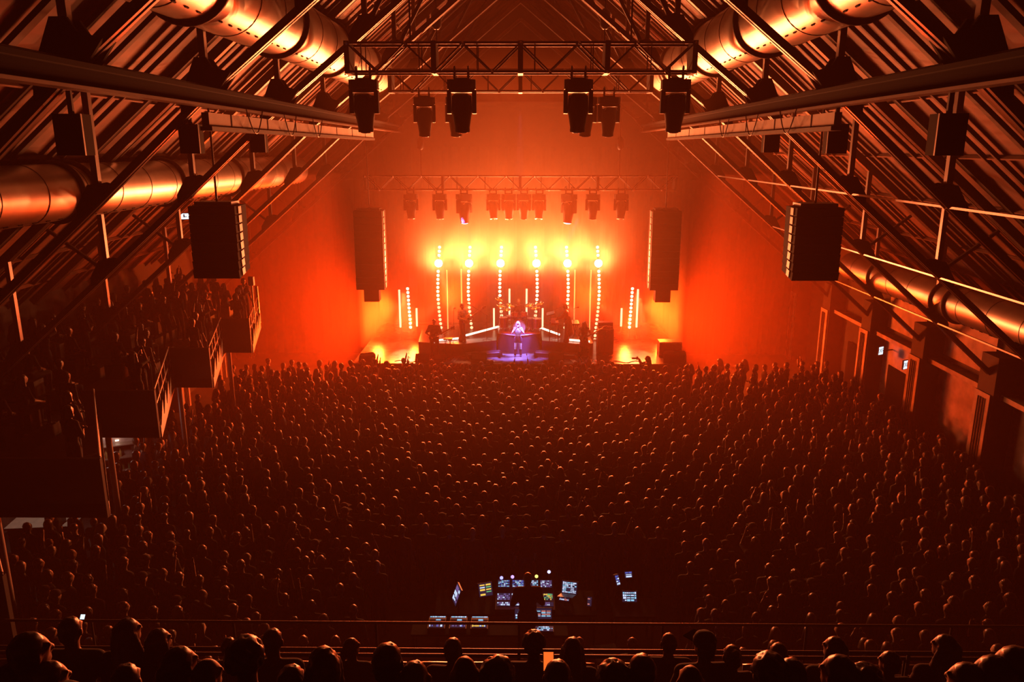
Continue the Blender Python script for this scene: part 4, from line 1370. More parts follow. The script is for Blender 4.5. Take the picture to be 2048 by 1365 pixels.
def sign(p, w_, h_, rz, label, text):
    t = empty('exit_sign', p, rz, label, 'sign')
    M1(BLACK).box((0, 0.03, 0), (w_ + 0.04, 0.05, h_ + 0.04)).build('housing', t)
    M1(SIGNW).box((0, 0.0, 0), (w_, 0.012, h_)).build('face', t)
    if text:
        c = bpy.data.curves.new('letters', 'FONT')
        c.body = 'EXIT'
        c.size = h_ * 0.75
        c.extrude = 0.003
        c.align_x, c.align_y = 'CENTER', 'CENTER'
        tmp = bpy.data.objects.new('tmp', c)
        COL.objects.link(tmp)
        me = bpy.data.meshes.new_from_object(tmp.evaluated_get(bpy.context.evaluated_depsgraph_get()))
        bpy.data.objects.remove(tmp)
        me.materials.clear()
        me.materials.append(SIGNT)
        me.transform(Matrix.Translation((0, -0.012, 0)) @ Matrix.Rotation(PI / 2, 4, 'X') @ Matrix.Scale(0.8, 4, (1, 0, 0)))
        o = bpy.data.objects.new('letters', me)
        COL.objects.link(o)
        o.parent = t
    else:
        M1(SIGNT).box((-0.05 * w_, -0.009, 0.02), (w_ * 0.14, 0.004, h_ * 0.55)).box((0.1 * w_, -0.009, -0.08 * h_), (w_ * 0.3, 0.004, h_ * 0.12)).build('pictogram', t)
    return t


p = at_y(367, 407, 27.5)
sign((p.x, p.y, p.z), 0.24, 0.2, 0, 'small lit white exit sign high up behind the left speaker array', True)
p = at_y(369, 433, 27.5)
sign((p.x, p.y, p.z), 0.3, 0.2, 0.3, 'lower lit sign under the exit sign behind the left speaker array', False)
for px, py, lb in ((1762, 702, 'farther'), (1812, 730, 'nearer')):
    r_ = ray(px, py)
    q = Vector((0, 0, H)) + r_ * (13.95 / r_.x)
    sign((q.x, q.y, q.z), 0.26, 0.30, 0.55, 'lit exit sign over a dark doorway on the right wall, the %s one' % lb, True)
    M1(STEELD).box((0.33, 0.12, 0), (0.5, 0.04, 0.04), Matrix.Rotation(0.3, 3, 'Z')).build('sign_bracket', label='bracket carrying the %s exit sign on the right' % lb, cat='bracket', loc=q)

# bar under the balcony
p = at_z(243, 925, 1.3)
t = empty('bar_shelves', (p.x - 0.3, p.y + 0.3, 0), 0.4, 'lit bar shelves glimpsed under the near balcony', 'bar')
M1(mat('bar_back', (0.5, 0.35, 0.3), 0.6, 0, 0.3, 5)).box((0, 0.25, 1.1), (1.1, 0.05, 2.2)).build('back_panel', t)
for q in range(4): M1(mat('bar_shelf', (0.3, 0.2, 0.15), 0.4)).box((0, 0.1, 0.45 + q * 0.42), (1.1, 0.28, 0.03)).build('shelf', t)
for x, z, w_ in ((-0.25, 2.14, 0.3), (-0.3, 1.98, 0.2), (0.2, 2.0, 0.16), (0.05, 1.8, 0.1)):
    M1(mat('bar_lamp', (1, 0.9, 0.8), emit=(1, 0.8, 0.6), estr=2.5)).box((x, 0.2, z), (w_, 0.05, 0.03)).build('strip_lamp', t)
rr = random.Random(9)
for q in range(14):
    x, z = -0.45 + (q % 5) * 0.19 + rr.uniform(-.03, .03), 0.465 + (q // 5) * 0.42
    c = rr.choice([(0.5, 0.3, 0.1), (0.2, 0.4, 0.2), (0.6, 0.6, 0.7)])
    M1(mat('bottle_glass_%d' % (q % 3), c, 0.1)).lathe((0, 0, 0), (0, 0, 1), [(0, 0.035), (0.17, 0.036), (0.21, 0.014), (0.28, 0.013)], 12).build('bottle', loc=t.matrix_basis @ Vector((x, 0.1, z)), label='%s bottle from the left on the %s bar shelf under the balcony' % (ORDN[q % 5], ('lowest', 'middle', 'upper')[q // 5]), cat='bottle', group='bottles on the bar shelves')
light('POINT', (p.x - 0.3, p.y - 0.1, 2.1), 7, (1.0, 0.6, 0.5), size=0.1, name='bar_light')
p = at_z(85, 1055, 1.1)
t = empty('bar_counter', (p.x - 0.1, p.y, 0), 0.1, 'pale lit bar counter at the far left under the balcony', 'counter')
M1(BLACK).box((0, 0.3, 0.52), (1.6, 0.5, 1.04)).build('counter_front', t)
M1(mat('counter_top', (0.75, 0.6, 0.5), 0.5, 0, 0.1, 6)).box((0, 0.3, 1.07), (1.7, 0.62, 0.05)).build('counter_top', t)
M1(BLACK).box((0.35, 0.25, 1.2), (0.3, 0.25, 0.2)).build('till', label='dark till box on the pale bar counter', cat='till', loc=t.location)
light('SPOT', (p.x, p.y + 0.3, 3.3), 26, (1.0, 0.68, 0.52), (p.x, p.y + 0.3, 1.1), 75, 0.05, 0.5, name='bar_light')

# ------------------------------------------------------------------ bleacher tiers under and before the camera
def tier_z(k): return 6.5 - 0.55 * k


def tier_y(k): return 3.6 + 0.9 * k


st = M1(CONC)
for k in range(-4, 7):
    st.span((-WX, tier_y(k) - 0.45, 0 if k == 6 else tier_z(k) - 0.6), (WX, tier_y(k) + 0.45, tier_z(k)))
st.build('floor_bleachers', kind='structure')
# seats with rounded backs
SEATM = mat('seat_plastic', (0.04, 0.03, 0.03), 0.35)
bk = MB().use(SEATM)
N = 9
vs = []
for th in (0, 0.035):
    for j in (0, 1):
        for i in range(N):
            x = -0.24 + 0.48 * i / (N - 1)
            c = 1 - (2 * i / (N - 1) - 1) ** 2
            vs.append((x, -0.20 - 0.05 * c + th, 0.48 if j == 0 else 0.80 + 0.045 * c))
fs = [(i, i + 1, N + i + 1, N + i) for i in range(N - 1)] + [(2 * N + i + 1, 2 * N + i, 3 * N + i, 3 * N + i + 1) for i in range(N - 1)]
fs += [(N + i, N + i + 1, 3 * N + i + 1, 3 * N + i) for i in range(N - 1)] + [(i + 1, i, 2 * N + i, 2 * N + i + 1) for i in range(N - 1)] + [(0, N, 3 * N, 2 * N), (N - 1, 3 * N - 1, 4 * N - 1, 2 * N - 1)]
bk.add(vs, fs, True)
bmesh_seat = bk.mesh('seat_back')
pan = MB().use(SEATM).box((0, 0.02, 0.44), (0.48, 0.42, 0.06)).use(STEELD).box((-0.2, 0.0, 0.2), (0.04, 0.3, 0.42)).box((0.2, 0.0, 0.2), (0.04, 0.3, 0.42)).mesh('seat_pan')
ROWN = {1: 'second', 2: 'third', 3: 'fourth', 4: 'fifth', 5: 'sixth', 0: 'nearest'}
for k in range(2, 6):
    for i in range(-12, 13):
        x = i * 0.56 + (0.1 if k % 2 else 0)
        if k < 4 and abs(x) > 6.0: continue
        s0 = bpy.data.objects.new('bleacher_seat', pan)
        COL.objects.link(s0)
        s0.location = (x, tier_y(k) + 0.02, tier_z(k))
        b0 = bpy.data.objects.new('backrest', bmesh_seat)
        COL.objects.link(b0)
        b0.parent = s0
        tag(s0, 'dark plastic seat in the %s row of the bleachers, %s from the left' % (ROWN[k], ORDN[i + (10 if k < 4 else 12)]), 'seat', 'seats of the %s bleacher row' % ROWN[k])
for y, py, lb in ((6.9, 1302, 'upper rail of the nearer barrier'), (6.95, 1313, 'lower rail of the nearer barrier'), (9.42, 1248, 'top rail along the front edge')):
    z = at_y(1037, py, y).z
    t = M1(mat('rail_steel', (0.06, 0.05, 0.045), 0.5, 0.4)).cyl((-8.5, y, z), (8.5, y, z), 0.02, n=8).build('guard_rail', label='long dark %s of the bleachers' % lb, cat='rail')
    for x in range(-8, 9, 2):
        zb = tier_z(min(6, int(round((y - 3.6) / 0.9))))
        M1(STEELD).cyl((x, y, zb), (x, y, z), 0.018, n=6).build('rail_post', t)

# ------------------------------------------------------------------ seated people in the near rows
VS = {}


def seated(style, pose, vox=0.012, keep=0.4):
    key = (style, pose, vox)
    if key in VS: return VS[key]
    fem = style in ('long', 'bob', 'bun', 'tail', 'wavy')
    if pose == 'rest': J = sit_joints(1.74, fem=fem)
    elif pose == 'turnL': J = sit_joints(1.74, headyaw=0.6, fem=fem)
    elif pose == 'turnR': J = sit_joints(1.74, headyaw=-0.6, fem=fem)
    elif pose == 'phone': J = sit_joints(1.74, armR='phone', fem=fem)
    elif pose == 'fold': J = sit_joints(1.76, armL='fold', armR='fold', headpitch=-0.15, fem=fem)
    VS[key] = variant(J, style, fem, 1.05, 1 if pose != 'fold' else 2, vox, keep)
    return VS[key]


FG = [  # pixel x of the head, pixel y of the head's top, row, hair, pose, own words
    (41, 1282, 0, 'short', 'turnR', 'in the lower left corner, ear catching the light'), (130, 1245, 2, 'short', 'rest', 'at the left with a rim of light round the skull'),
    (248, 1248, 2, 'long', 'turnR', 'at the left, long straight hair outlined on its right'), (311, 1268, 2, 'bob', 'turnR', 'at the left, just right of the long-haired one'),
    (241, 1343, 0, 'short', 'rest', 'only a crown visible at the bottom edge, left'), (85, 1338, 0, 'short', 'turnR', 'low at the left bottom edge'),
    (15, 1341, 0, 'curly', 'rest', 'at the very corner, lower left'), (482, 1294, 0, 'curly', 'rest', 'with bushy curly hair glowing orange'),
    (540, 1268, 2, 'short', 'rest', 'tall and dark, directly right of the bushy curly one'), (636, 1310, 0, 'long', 'turnL', 'with long hair falling to lit shoulders'),
    (575, 1345, 0, 'short', 'rest', 'low at the bottom edge right of the bushy curly one'), (768, 1303, 0, 'short', 'rest', 'with a large round head rimmed in orange'),
    (825, 1338, 0, 'bob', 'rest', 'hooded shape right of the large round head'), (903, 1286, 2, 'short', 'rest', 'dark head rising over the rails left of centre'),
    (930, 1328, 0, 'bald', 'rest', 'round cropped head left of centre at the bottom'), (1000, 1334, 0, 'curly', 'turnR', 'frizzy head under the dark one left of centre'),
    (1068, 1275, 2, 'curly', 'rest', 'curly head at the centre below the mixing desk'), (1145, 1285, 2, 'long', 'rest', 'smooth long-haired head right of the curly centre one'),
    (1115, 1336, 0, 'short', 'rest', 'low head just below the curly centre one'), (1230, 1340, 0, 'curly', 'rest', 'messy-haired head right of centre at the bottom'),
    (1290, 1325, 0, 'short', 'rest', 'bright-rimmed head right of centre at the bottom'), (1415, 1277, 2, 'cap', 'turnL', 'in a cap, its brim lit, right of centre'),
    (1388, 1346, 0, 'bald', 'rest', 'cropped crown below the one in a cap'), (1545, 1331, 0, 'curly', 'fold', 'at the bottom, left of the pair on the right'),
    (1592, 1333, 0, 'short', 'rest', 'glowing crown right of the pair at the bottom'), (1562, 1296, 2, 'short', 'rest', 'faint head above the pair at the bottom right'),
    (1675, 1284, 2, 'bob', 'turnL', 'with lit chin-length hair, right part of the near rows'), (1688, 1327, 0, 'tail', 'turnL', 'low head below the chin-length-haired one'),
    (1740, 1347, 0, 'curly', 'rest', 'wide curly crown at the bottom right'), (1898, 1280, 2, 'long', 'turnL', 'tall long-haired shape near the right edge'),
    (1785, 1328, 2, 'short', 'turnL', 'turned head at the right, hand raised'), (1945, 1342, 0, 'short', 'turnL', 'low head near the lower right corner'),
    (2000, 1328, 0, 'wavy', 'turnL', 'with wavy hair in the lower right corner'), (2046, 1310, 0, 'short', 'turnL', 'cut by the right edge of the photo'),
    (1340, 1275, 3, 'short', 'rest', 'small dim head above the rail right of centre'),
    (455, 1290, 3, 'short', 'rest', 'dim head left of the bushy curly one'), (700, 1290, 3, 'tail', 'turnR', 'dim head between the rails, left of centre'),
    (400, 1332, 0, 'bald', 'turnR', 'dark head between the bob and the bushy curly one'), (1470, 1300, 2, 'bun', 'rest', 'faint head with a bun right of the cap'),
    (350, 1310, 0, 'tail', 'turnR', 'dark head with a ponytail, lower left')]
n_people = 0
used_spots = []
for px, py, k, style, pose, words_ in FG:
    y = tier_y(k)
    p = at_y(px, py, y)
    v = seated(style, pose)
        # a seated figure's head top is 1.30 m over its tier; keep the seat on the tier and let the person's height differ
    want = p.z - tier_z(k)
    s_ = max(0.86, min(1.18, want / 1.335))
    o = put(v, (p.x, y - 0.02, tier_z(k)), random.Random(px).uniform(-0.1, 0.1), s_, 'seated person with %s, %s' % (HAIRW[style], words_), 'people seated in the near rows')
    n_people += 1
    if k < 2 :
        s0 = bpy.data.objects.new('bleacher_seat', pan)
        COL.objects.link(s0)
        s0.location = (p.x, y + 0.02, tier_z(k))
        b0 = bpy.data.objects.new('backrest', bmesh_seat)
        COL.objects.link(b0)
        b0.parent = s0
        tag(s0, 'dark seat under the person ' + words_, 'seat', 'seats of the %s bleacher row' % ROWN[k])
    used_spots.append((p.x, k))
# phones
p = at_y(1097, 1322, 4.6)
t = M1(BLACK).box((0, 0, 0), (0.078, 0.01, 0.15), Matrix.Rotation(-0.5, 3, 'X')).build('phone', loc=p, label='phone with orange picture held up below the centre desk', cat='phone')
M1(mat('phone_orange', (1, 0.3, 0.1), emit=(1.0, 0.16, 0.02), estr=0.9)).box((0, -0.009, 0), (0.068, 0.004, 0.12), Matrix.Rotation(-0.5, 3, 'X')).build('screen', t)
p = at_z(165, 1237, 2.05)
t = M1(BLACK).box((0, 0, 0), (0.09, 0.01, 0.16), Matrix.Rotation(-0.7, 3, 'X')).build('phone', loc=p, label='small glowing white phone in the crowd at the lower left', cat='phone')
M1(mat('phone_white', (1, 1, 1), emit=(0.7, 0.9, 1.0), estr=1.2)).box((0, -0.009, 0.004), (0.08, 0.004, 0.13), Matrix.Rotation(-0.7, 3, 'X')).build('screen', t)

# ------------------------------------------------------------------ mixing desks
def glow(name, c, e=1.0): return mat('screen_' + name, (0.05, 0.05, 0.06), emit=c, estr=e)


G_W, G_B, G_L, G_Y, G_C, G_G, G_R = glow('white', (0.62, 0.74, 1.0), 0.9), glow('blue', (0.12, 0.2, 0.9), 0.5), glow('lilac', (0.35, 0.22, 0.6), 0.4), glow('yellow', (1.0, 0.6, 0.08), 0.9), glow('cyan', (0.3, 0.65, 0.9), 0.8), glow('green', (0.2, 0.7, 0.25), 0.6), glow('pink', (0.9, 0.3, 0.25), 0.6)
G_D = glow('dim', (0.012, 0.012, 0.03), 1.0)


def ui(w_, h_, rows, cols, pal, seed, fill=0.75):
    """rectangles of a screen image in the x-z plane facing -Y"""
    rr = random.Random(seed)
    mb = MB().use(G_D).box((0, 0, 0), (w_, 0.006, h_))
    cw, chh = w_ * 0.94 / cols, h_ * 0.92 / rows
    for r_ in range(rows):
        c_ = 0
        while c_ < cols:
            n = min(rr.choice((1, 1, 1, 2)), cols - c_)
            if rr.random() < fill:
                mb.use(rr.choice(pal))
                mb.box((-w_ * 0.47 + (c_ + n / 2) * cw, -0.006, h_ * 0.46 - (r_ + 0.5) * chh), (cw * n * 0.8, 0.004, chh * rr.uniform(0.35, 0.85)))
            c_ += n
    return mb


def monitor(px, py, z, w_, h_, tilt, yaw, roll, label, pal, rows=6, cols=8, seed=1, name='monitor', stand=True, fill=0.75):
    p = at_z(px, py, z)
    t = empty(name, p, 0, label, 'screen')
    t.rotation_euler = (-tilt, roll, yaw)
    M1(BLACK).box((0, 0.018, 0), (w_ + 0.03, 0.03, h_ + 0.03)).build('housing', t)
    ui(w_, h_, rows, cols, pal, seed, fill).build('screen', t)
    if name == 'laptop':
        M1(BLACK).bar((0, -0.0, -h_ / 2 - 0.01), (0, -0.22, -h_ / 2 - 0.08), w_, 0.018).build('keyboard_base', t)
    if stand:
        R = t.rotation_euler.to_matrix().inverted()
        M1(BLACK).cyl((0, 0.04, 0), Vector((0, 0.04, 0)) + R @ Vector((0, 0, -(z - 1.0))), 0.02, n=8).build('stand', t)
    return t


FZ = 0.3
M1(mat('desk_platform', (0.04, 0.035, 0.03), 0.8)).prism([(-2.7, 12.2), (3.1, 12.2), (3.1, 15.4), (-2.7, 15.4)], 0, FZ).build('mix_platform', label='low dark platform carrying the mixing desks in the crowd', cat='platform')
# tables


def table(x0, x1, y0, y1, z, label):
    t = empty('desk', ((x0 + x1) / 2, (y0 + y1) / 2, FZ), 0, label, 'desk')
    w_, d_ = x1 - x0, y1 - y0
    M1(BLACKM).box((0, 0, z - FZ - 0.025), (w_, d_, 0.05)).build('desk_top', t)
    for sx in (-1, 1):
        for sy in (-1, 1): M1(STEELD).box((sx * (w_ / 2 - 0.05), sy * (d_ / 2 - 0.05), (z - FZ - 0.05) / 2), (0.05, 0.05, z - FZ - 0.05)).build('leg', t)


table(-1.75, 1.6, 13.95, 14.85, 1.2, 'long black table under the main mixing console')
table(-2.1, 0.95, 13.0, 13.45, 1.38, 'black table under the second row of controllers')
table(1.95, 2.8, 13.9, 14.6, 1.2, 'small black table under the right-hand screens')
# main console
a = at_z(1050, 1190, 1.35)
t = empty('mixing_console', (a.x, 14.35, 1.2), 0, 'large mixing console with four screens and rows of lit faders', 'mixing console')
M1(BLACK).prism([(-0.36, 0.0), (0.36, 0.0), (0.36, 0.26), (0.12, 0.13), (-0.36, 0.09)], -0.62, 0.62, Matrix(((0, 0, 1, 0), (1, 0, 0, 0), (0, 1, 0, 0), (0, 0, 0, 1)))).build('console_body', t)
for i, (x, pal, sd) in enumerate(((-0.45, [G_W, G_B, G_C], 11), (-0.15, [G_W, G_C, G_B], 12), (0.16, [G_C, G_W], 13), (0.45, [G_L, G_W, G_L], 14))):
    o = ui(0.25, 0.15, 5, 8, pal, sd, 0.7).build('screen', t)
    o.location, o.rotation_euler = (x, 0.27, 0.30), (-0.75, 0, 0)
    h_ = M1(BLACK).box((0, 0.012, 0), (0.28, 0.018, 0.18)).build('screen_frame', t)
    h_.location, h_.rotation_euler = (x, 0.275, 0.298), (-0.75, 0, 0)
for i, (x, pal, sd) in enumerate(((-0.45, [G_L, G_W, G_L], 21), (-0.15, [G_L, G_R, G_W], 22), (0.16, [G_L, G_B], 23), (0.45, [G_Y, G_G, G_Y], 24))):
    o = ui(0.28, 0.19, 4, 10, pal, sd, 0.75).build('fader_bank', t)
    o.location, o.rotation_euler = (x, 0.03, 0.135), (-1.3, 0, 0)
for i, x in enumerate((-0.45, -0.15, 0.45)):
    o = ui(0.28, 0.12, 2, 8, [G_L, G_W], 31 + i, 0.8).build('fader_bank', t)
    o.location, o.rotation_euler = (x, -0.2, 0.115), (-1.45, 0, 0)
for px, py, c, nm in ((1003, 1157, (0.35, 0.35, 1.0), 'left'), (1025, 1155, (0.45, 0.3, 1.0), 'second'), (1073, 1154, (0.7, 0.7, 0.15), 'third'), (1098, 1145, (0.5, 0.5, 1.0), 'right')):
    q = at_y(px, py, 14.7)
    g = empty('desk_lamp', (q.x, 14.7, 1.2), 0, 'gooseneck desk lamp with a coloured bulb on the mixing console, ' + nm, 'desk lamp', 'gooseneck lamps of the console')
    M1(BLACK).tube([(0, 0, 0), (0, 0.02, (q.z - 1.2) * 0.7), (0, 0.0, q.z - 1.2)], 0.008).build('neck', g)
    M1(mat('bulb_' + nm, c, emit=c, estr=1.6)).lathe((0, 0, q.z - 1.2 - 0.03), (0, 0, 1), [(0, 0.012), (0.02, 0.035), (0.05, 0.035), (0.07, 0.012)], 12).build('bulb', g)
light('POINT', (a.x, 14.3, 1.75), 1.2, (0.4, 0.3, 1.0), size=0.15, name='desk_light')
monitor(913, 1190, 1.5, 0.30, 0.36, 0.35, -1.25, 0.0, 'violet-grey monitor seen nearly edge-on at the far left of the desks', [G_L, G_L, G_W], 3, 3, 41, fill=0.9)
monitor(971, 1180, 1.45, 0.30, 0.26, 0.5, 0.45, 0.1, 'screen with a yellow band left of the mixing console', [G_Y, G_W, G_Y, G_G], 5, 2, 42, fill=0.9)
monitor(1139, 1176, 1.5, 0.34, 0.24, 0.5, -0.45, -0.15, 'grey screen of a tilted laptop right of the mixing console', [G_W, G_W, G_C], 7, 7, 43, name='laptop', fill=0.8)
monitor(1129, 1197, 1.3, 0.22, 0.12, 1.0, -0.4, -0.1, 'small lilac screen below the tilted laptop', [G_L, G_R, G_W], 3, 6, 44)
monitor(1179, 1204, 1.4, 0.10, 0.17, 0.5, -0.7, -0.3, 'small tablet with a warm picture right of the desks', [G_W, G_R, G_D], 3, 3, 45)
monitor(1235, 1161, 1.6, 0.12, 0.22, 0.5, 0.8, 0.2, 'small slanted blue screen, upper left of the right-hand group', [G_B, G_W], 4, 2, 46, fill=0.9)
monitor(1257, 1150, 1.6, 0.18, 0.13, 0.6, 0.35, 0.12, 'small blue-white screen at the top of the right-hand group', [G_W, G_B], 3, 2, 47, fill=0.9)
monitor(1259, 1194, 1.45, 0.30, 0.21, 0.5, 0.0, 0.0, 'grey screen low in the right-hand group', [G_W, G_W, G_C], 4, 7, 48)
for i, px in enumerate((880, 921, 962)):
    q = at_z(px, 1240, 1.2)
    t = empty('rack_controller', (q.x, 13.25, 1.38), 0, 'flat controller with a line of white lights, ' + ORD[i], 'controller', 'controllers on the second table')
    M1(BLACK).box((0, 0, 0.05), (0.34, 0.38, 0.10)).build('case', t)
    o = ui(0.32, 0.035, 1, 18, [G_W, G_C], 50 + i, 0.95).build('light_strip', t); o.location = (0, 0.16, 0.115); o.rotation_euler = (-1.2, 0, 0)
    o = ui(0.12, 0.05, 1, 1, [G_C], 60 + i, 1).build('display', t); o.location = (0.02, 0.06, 0.115); o.rotation_euler = (-1.35, 0, 0)
    o = ui(0.30, 0.14, 2, 12, [G_L, G_W, G_B] if i < 2 else [G_Y, G_Y, G_W], 70 + i, 0.35 if i < 2 else 0.7).build('button_field', t); o.location = (0, -0.09, 0.112); o.rotation_euler = (-1.45, 0, 0)
monitor(1046, 1229, 1.35, 0.33, 0.2, 0.5, 0, 0, 'left cyan-white screen of the second table', [G_C, G_W, G_D], 4, 7, 81)
monitor(1087, 1228, 1.35, 0.33, 0.2, 0.5, 0, 0, 'right cyan-white screen of the second table', [G_C, G_W, G_R], 6, 3, 82)
q = at_z(1087, 1249, 1.18)
t = M1(BLACK).box((0, 0, 0), (0.36, 0.16, 0.03)).build('control_keyboard', loc=(q.x, 13.15, 1.4), label='small keyboard with white legends under the right cyan screen', cat='keyboard')
o = ui(0.34, 0.14, 3, 14, [G_W, G_C], 83, 0.6).build('keys', t); o.location = (0, 0, 0.025); o.rotation_euler = (-1.5, 0, 0)
t = empty('flight_case', (2.0, 12.8, FZ), 0.2, 'dark flight case standing right of the second table', 'case')
M1(BLACKM).box((-0.35, 0, 0.45), (0.5, 0.5, 0.9)).build('case_body', t)
m = M1(EDGE)
for sx in (-1, 1): m.bar((-0.35 + sx * 0.25, -0.25, 0.02), (-0.35 + sx * 0.25, -0.25, 0.88), 0.015, 0.015)
m.build('edge_trim', t)
# the operators
VG = variant(stand_joints(1.78), 'short', False, 1.0, 1, 0.016, 0.4)
for px, py, lb in ((1268, 1224, 'below the right-hand screens'), (1160, 1238, 'under the small tablet'), (523, 1249, 'left-hand one of three dim heads beyond the seats'), (603, 1247, 'middle one of three dim heads beyond the seats'), (668, 1246, 'right-hand one of three dim heads beyond the seats')):
    q = at_y(px, py, 12.1)
    put(VG, (q.x, 12.1, 0), 0.2 if px > 1200 else 0.0, max(0.96, min(1.1, q.z / 1.78)), 'standing person ' + lb)
VO = variant(stand_joints(1.84, 'fold', 'fold'), 'short', False, 1.2, 2, 0.014, 0.4)
q = at_y(1056, 1145, 13.66)
put(VO, (q.x, 13.66, FZ), 0.05, max(0.9, min(1.12, (q.z - FZ) / 1.86)), 'person standing in silhouette before the main mixing console', name='person')
VO2 = seated('short', 'fold')
q = at_y(1047, 1226, 12.15)
M1(BLACK).lathe((q.x, 12.2, 0.0), (0, 0, 1), [(0, 0.22), (0.03, 0.22), (0.04, 0.03), (0.40, 0.03), (0.42, 0.2), (0.46, 0.2)], 16).build('stool', label='round stool under the seated operator', cat='stool')
put(VO2, (q.x, 12.1, 0.0), 0, max(0.9, min(1.1, q.z / 1.33)), 'person seated before the cyan screens of the second table')
n_people += 2 + 7 + 5

# ------------------------------------------------------------------ balcony audience
random.seed(11)
BV = [variant(sit_joints(1.72, fem=(s_ in ('long', 'bob'))), s_, s_ in ('long', 'bob'), 1.0, 1, 0.022, 0.4) for s_ in ('short', 'long', 'cap')]
BS = [variant(stand_joints(1.75, a_, b_, fem=f_), s_, f_, 1.0, 1, 0.022, 0.4) for a_, b_, f_, s_ in ((None, None, False, 'short'), ('phone', 'phone', True, 'long'), ('up', None, False, 'short'), ('fold', 'fold', True, 'bob'))]
PLACE = ['at the edge', 'on lowest tier', 'on middle tier', 'on top tier']
nb = 0
for k in range(1, 5):
    y0 = COR[k][0]
    for q in range(4):
        cnt = (4, 4, 4, 4)[q]
        for i in range(cnt):
            if random.random() < 0.12: continue
            y = y0 + 0.6 + (i + random.uniform(-0.12, 0.12)) * 3.6 / cnt
            f = (y - y0) / 4.1
            xe = COR[k][1] + (INX - COR[k][1]) * f
            if q == 0: x, z, v = xe - 0.5, BZ + 0.28, random.choice(BS)
            else:
                x, z = -11.62 - (q - 1) * 0.85, BZ + 0.28 + q * 0.3
                v = random.choice(BS + BV if q < 3 else BV)
            stands = v in BS
            x = max(x, -14.15)
            o = put(v, (x, y, z - (0.0 if stands else 0.02)), -0.35 + random.uniform(-0.25, 0.25), random.uniform(0.95, 1.05))
            tag(o, 'person with %s %s %s, %s balcony bay, %s from rear' % (HAIRW[v['style']], 'standing' if stands else 'seated', PLACE[q], ('nearest', 'second', 'third', 'fourth', 'farthest')[k], ORDN[i]), 'person', 'people on the left balcony')
            nb += 1
            if not stands:
                M1(BFAS).box((0, -0.02, 0.22), (0.5, 0.4, 0.42)).build('balcony_chair', loc=(x, y, z), label='dark seat %s of the %s balcony bay, %s from the rear panel' % (PLACE[q], ('nearest', 'second', 'third', 'fourth', 'farthest')[k], ORDN[i]), cat='seat', group='seats on the left balcony')
n_people += nb

# ------------------------------------------------------------------ the crowd on the floor
random.seed(7)
CV = []
for a_, b_, f_, s_, hy in ((None, None, False, 'short', 0.0), ('phone', 'phone', True, 'long', 0.0), ('up', 'up', False, 'short', 0.1), ('fold', 'fold', False, 'cap', -0.1), (None, 'up', True, 'long', 0.2), ('hip', None, True, 'bun', -0.2), (None, None, True, 'tail', 0.1), (None, 'phone', False, 'curly', 0.0), (None, None, False, 'bald', -0.15), (None, None, True, 'bob', 0.2)):
    CV.append((variant(stand_joints(1.75, a_, b_, headyaw=hy, fem=f_), s_, f_, 1.0, 1, 0.02, 0.45), ('arms down' if a_ is None and b_ is None else 'hands held high' if 'phone' in (a_, b_) else 'raised arms' if a_ == 'up' else 'one arm raised' if b_ == 'up' else 'folded arms' if a_ == 'fold' else 'a hand on the hip')))
CM_TOP = cloth_mat('mass_top', TOPS, True)
CM_PANTS = cloth_mat('mass_trousers', [(0.02, 0.02, 0.025), (0.04, 0.05, 0.09), (0.07, 0.06, 0.05)], True)
CM_SKIN = cloth_mat('mass_skin', SKINS, True, 0.5)
CM_HAIR = cloth_mat('mass_hair', HAIRS, True, 0.4, 0.25)
LOD = []
for a_, b_, f_, s_, hy in ((None, None, False, 'short', 0.0), ('phone', 'phone', True, 'long', 0.0), ('up', 'up', False, 'short', 0.0), ('fold', 'fold', False, 'short', 0.3), (None, None, True, 'long', -0.3), (None, None, True, 'bob', 0.2), (None, 'up', False, 'short', 0.1)):
    J = stand_joints(1.75, a_, b_, headyaw=hy, fem=f_)
    B = figure(J, f_, 1.0, 1, False, fingers=False)
    hb = hair_body(J, s_)
    B.p += [(4,) + p_[1:] for p_ in hb.p]
    me = remesh('lod', B, [CM_SKIN, CM_TOP, CM_PANTS, M_SHOE, CM_HAIR], 0.036, 0.17, smooth=1)
    co = np.empty(len(me.vertices) * 3); me.vertices.foreach_get('co', co)
    me.calc_loop_triangles()
    tri = np.empty(len(me.loop_triangles) * 3, dtype=np.int64); me.loop_triangles.foreach_get('vertices', tri)
    mi = np.empty(len(me.loop_triangles), dtype=np.int32); me.loop_triangles.foreach_get('material_index', mi)
    LOD.append((co.reshape(-1, 3), tri.reshape(-1, 3), mi))

spots = []
y = 10.9
row = 0
while y < 31.6:
    x = -13.4 + (0.25 if row % 2 else 0)
    while x < 13.2:
        px_, py_ = x + random.uniform(-0.16, 0.16), y + random.uniform(-0.16, 0.16)
        x += 0.56
        if px_ < -11.9: continue
        if px_ > 13.15: continue
        if -3.1 < px_ < 3.5 and py_ < 16.1: continue
        if py_ < 12.7 and any(abs(px_ - at_y(q_, 1240, 12.1).x) < 0.5 for q_ in (1268, 1160, 523, 603, 668)): continue
        if random.random() < 0.10: continue
        if abs(px_ - ph.location.x) < 0.8 and abs(py_ - ph.location.y) < 0.8: continue
        if any(abs(px_ - INX - 0.12) < 0.3 and abs(py_ - c[0] - 0.15) < 0.4 for c in COR): continue
        if any(abs(px_ - c_[0]) < 1.3 and abs(py_ - c_[1]) < 0.7 for c_ in ((-11.4, 18.4),)): continue
        spots.append((px_, py_))
    y += 0.56
    row += 1


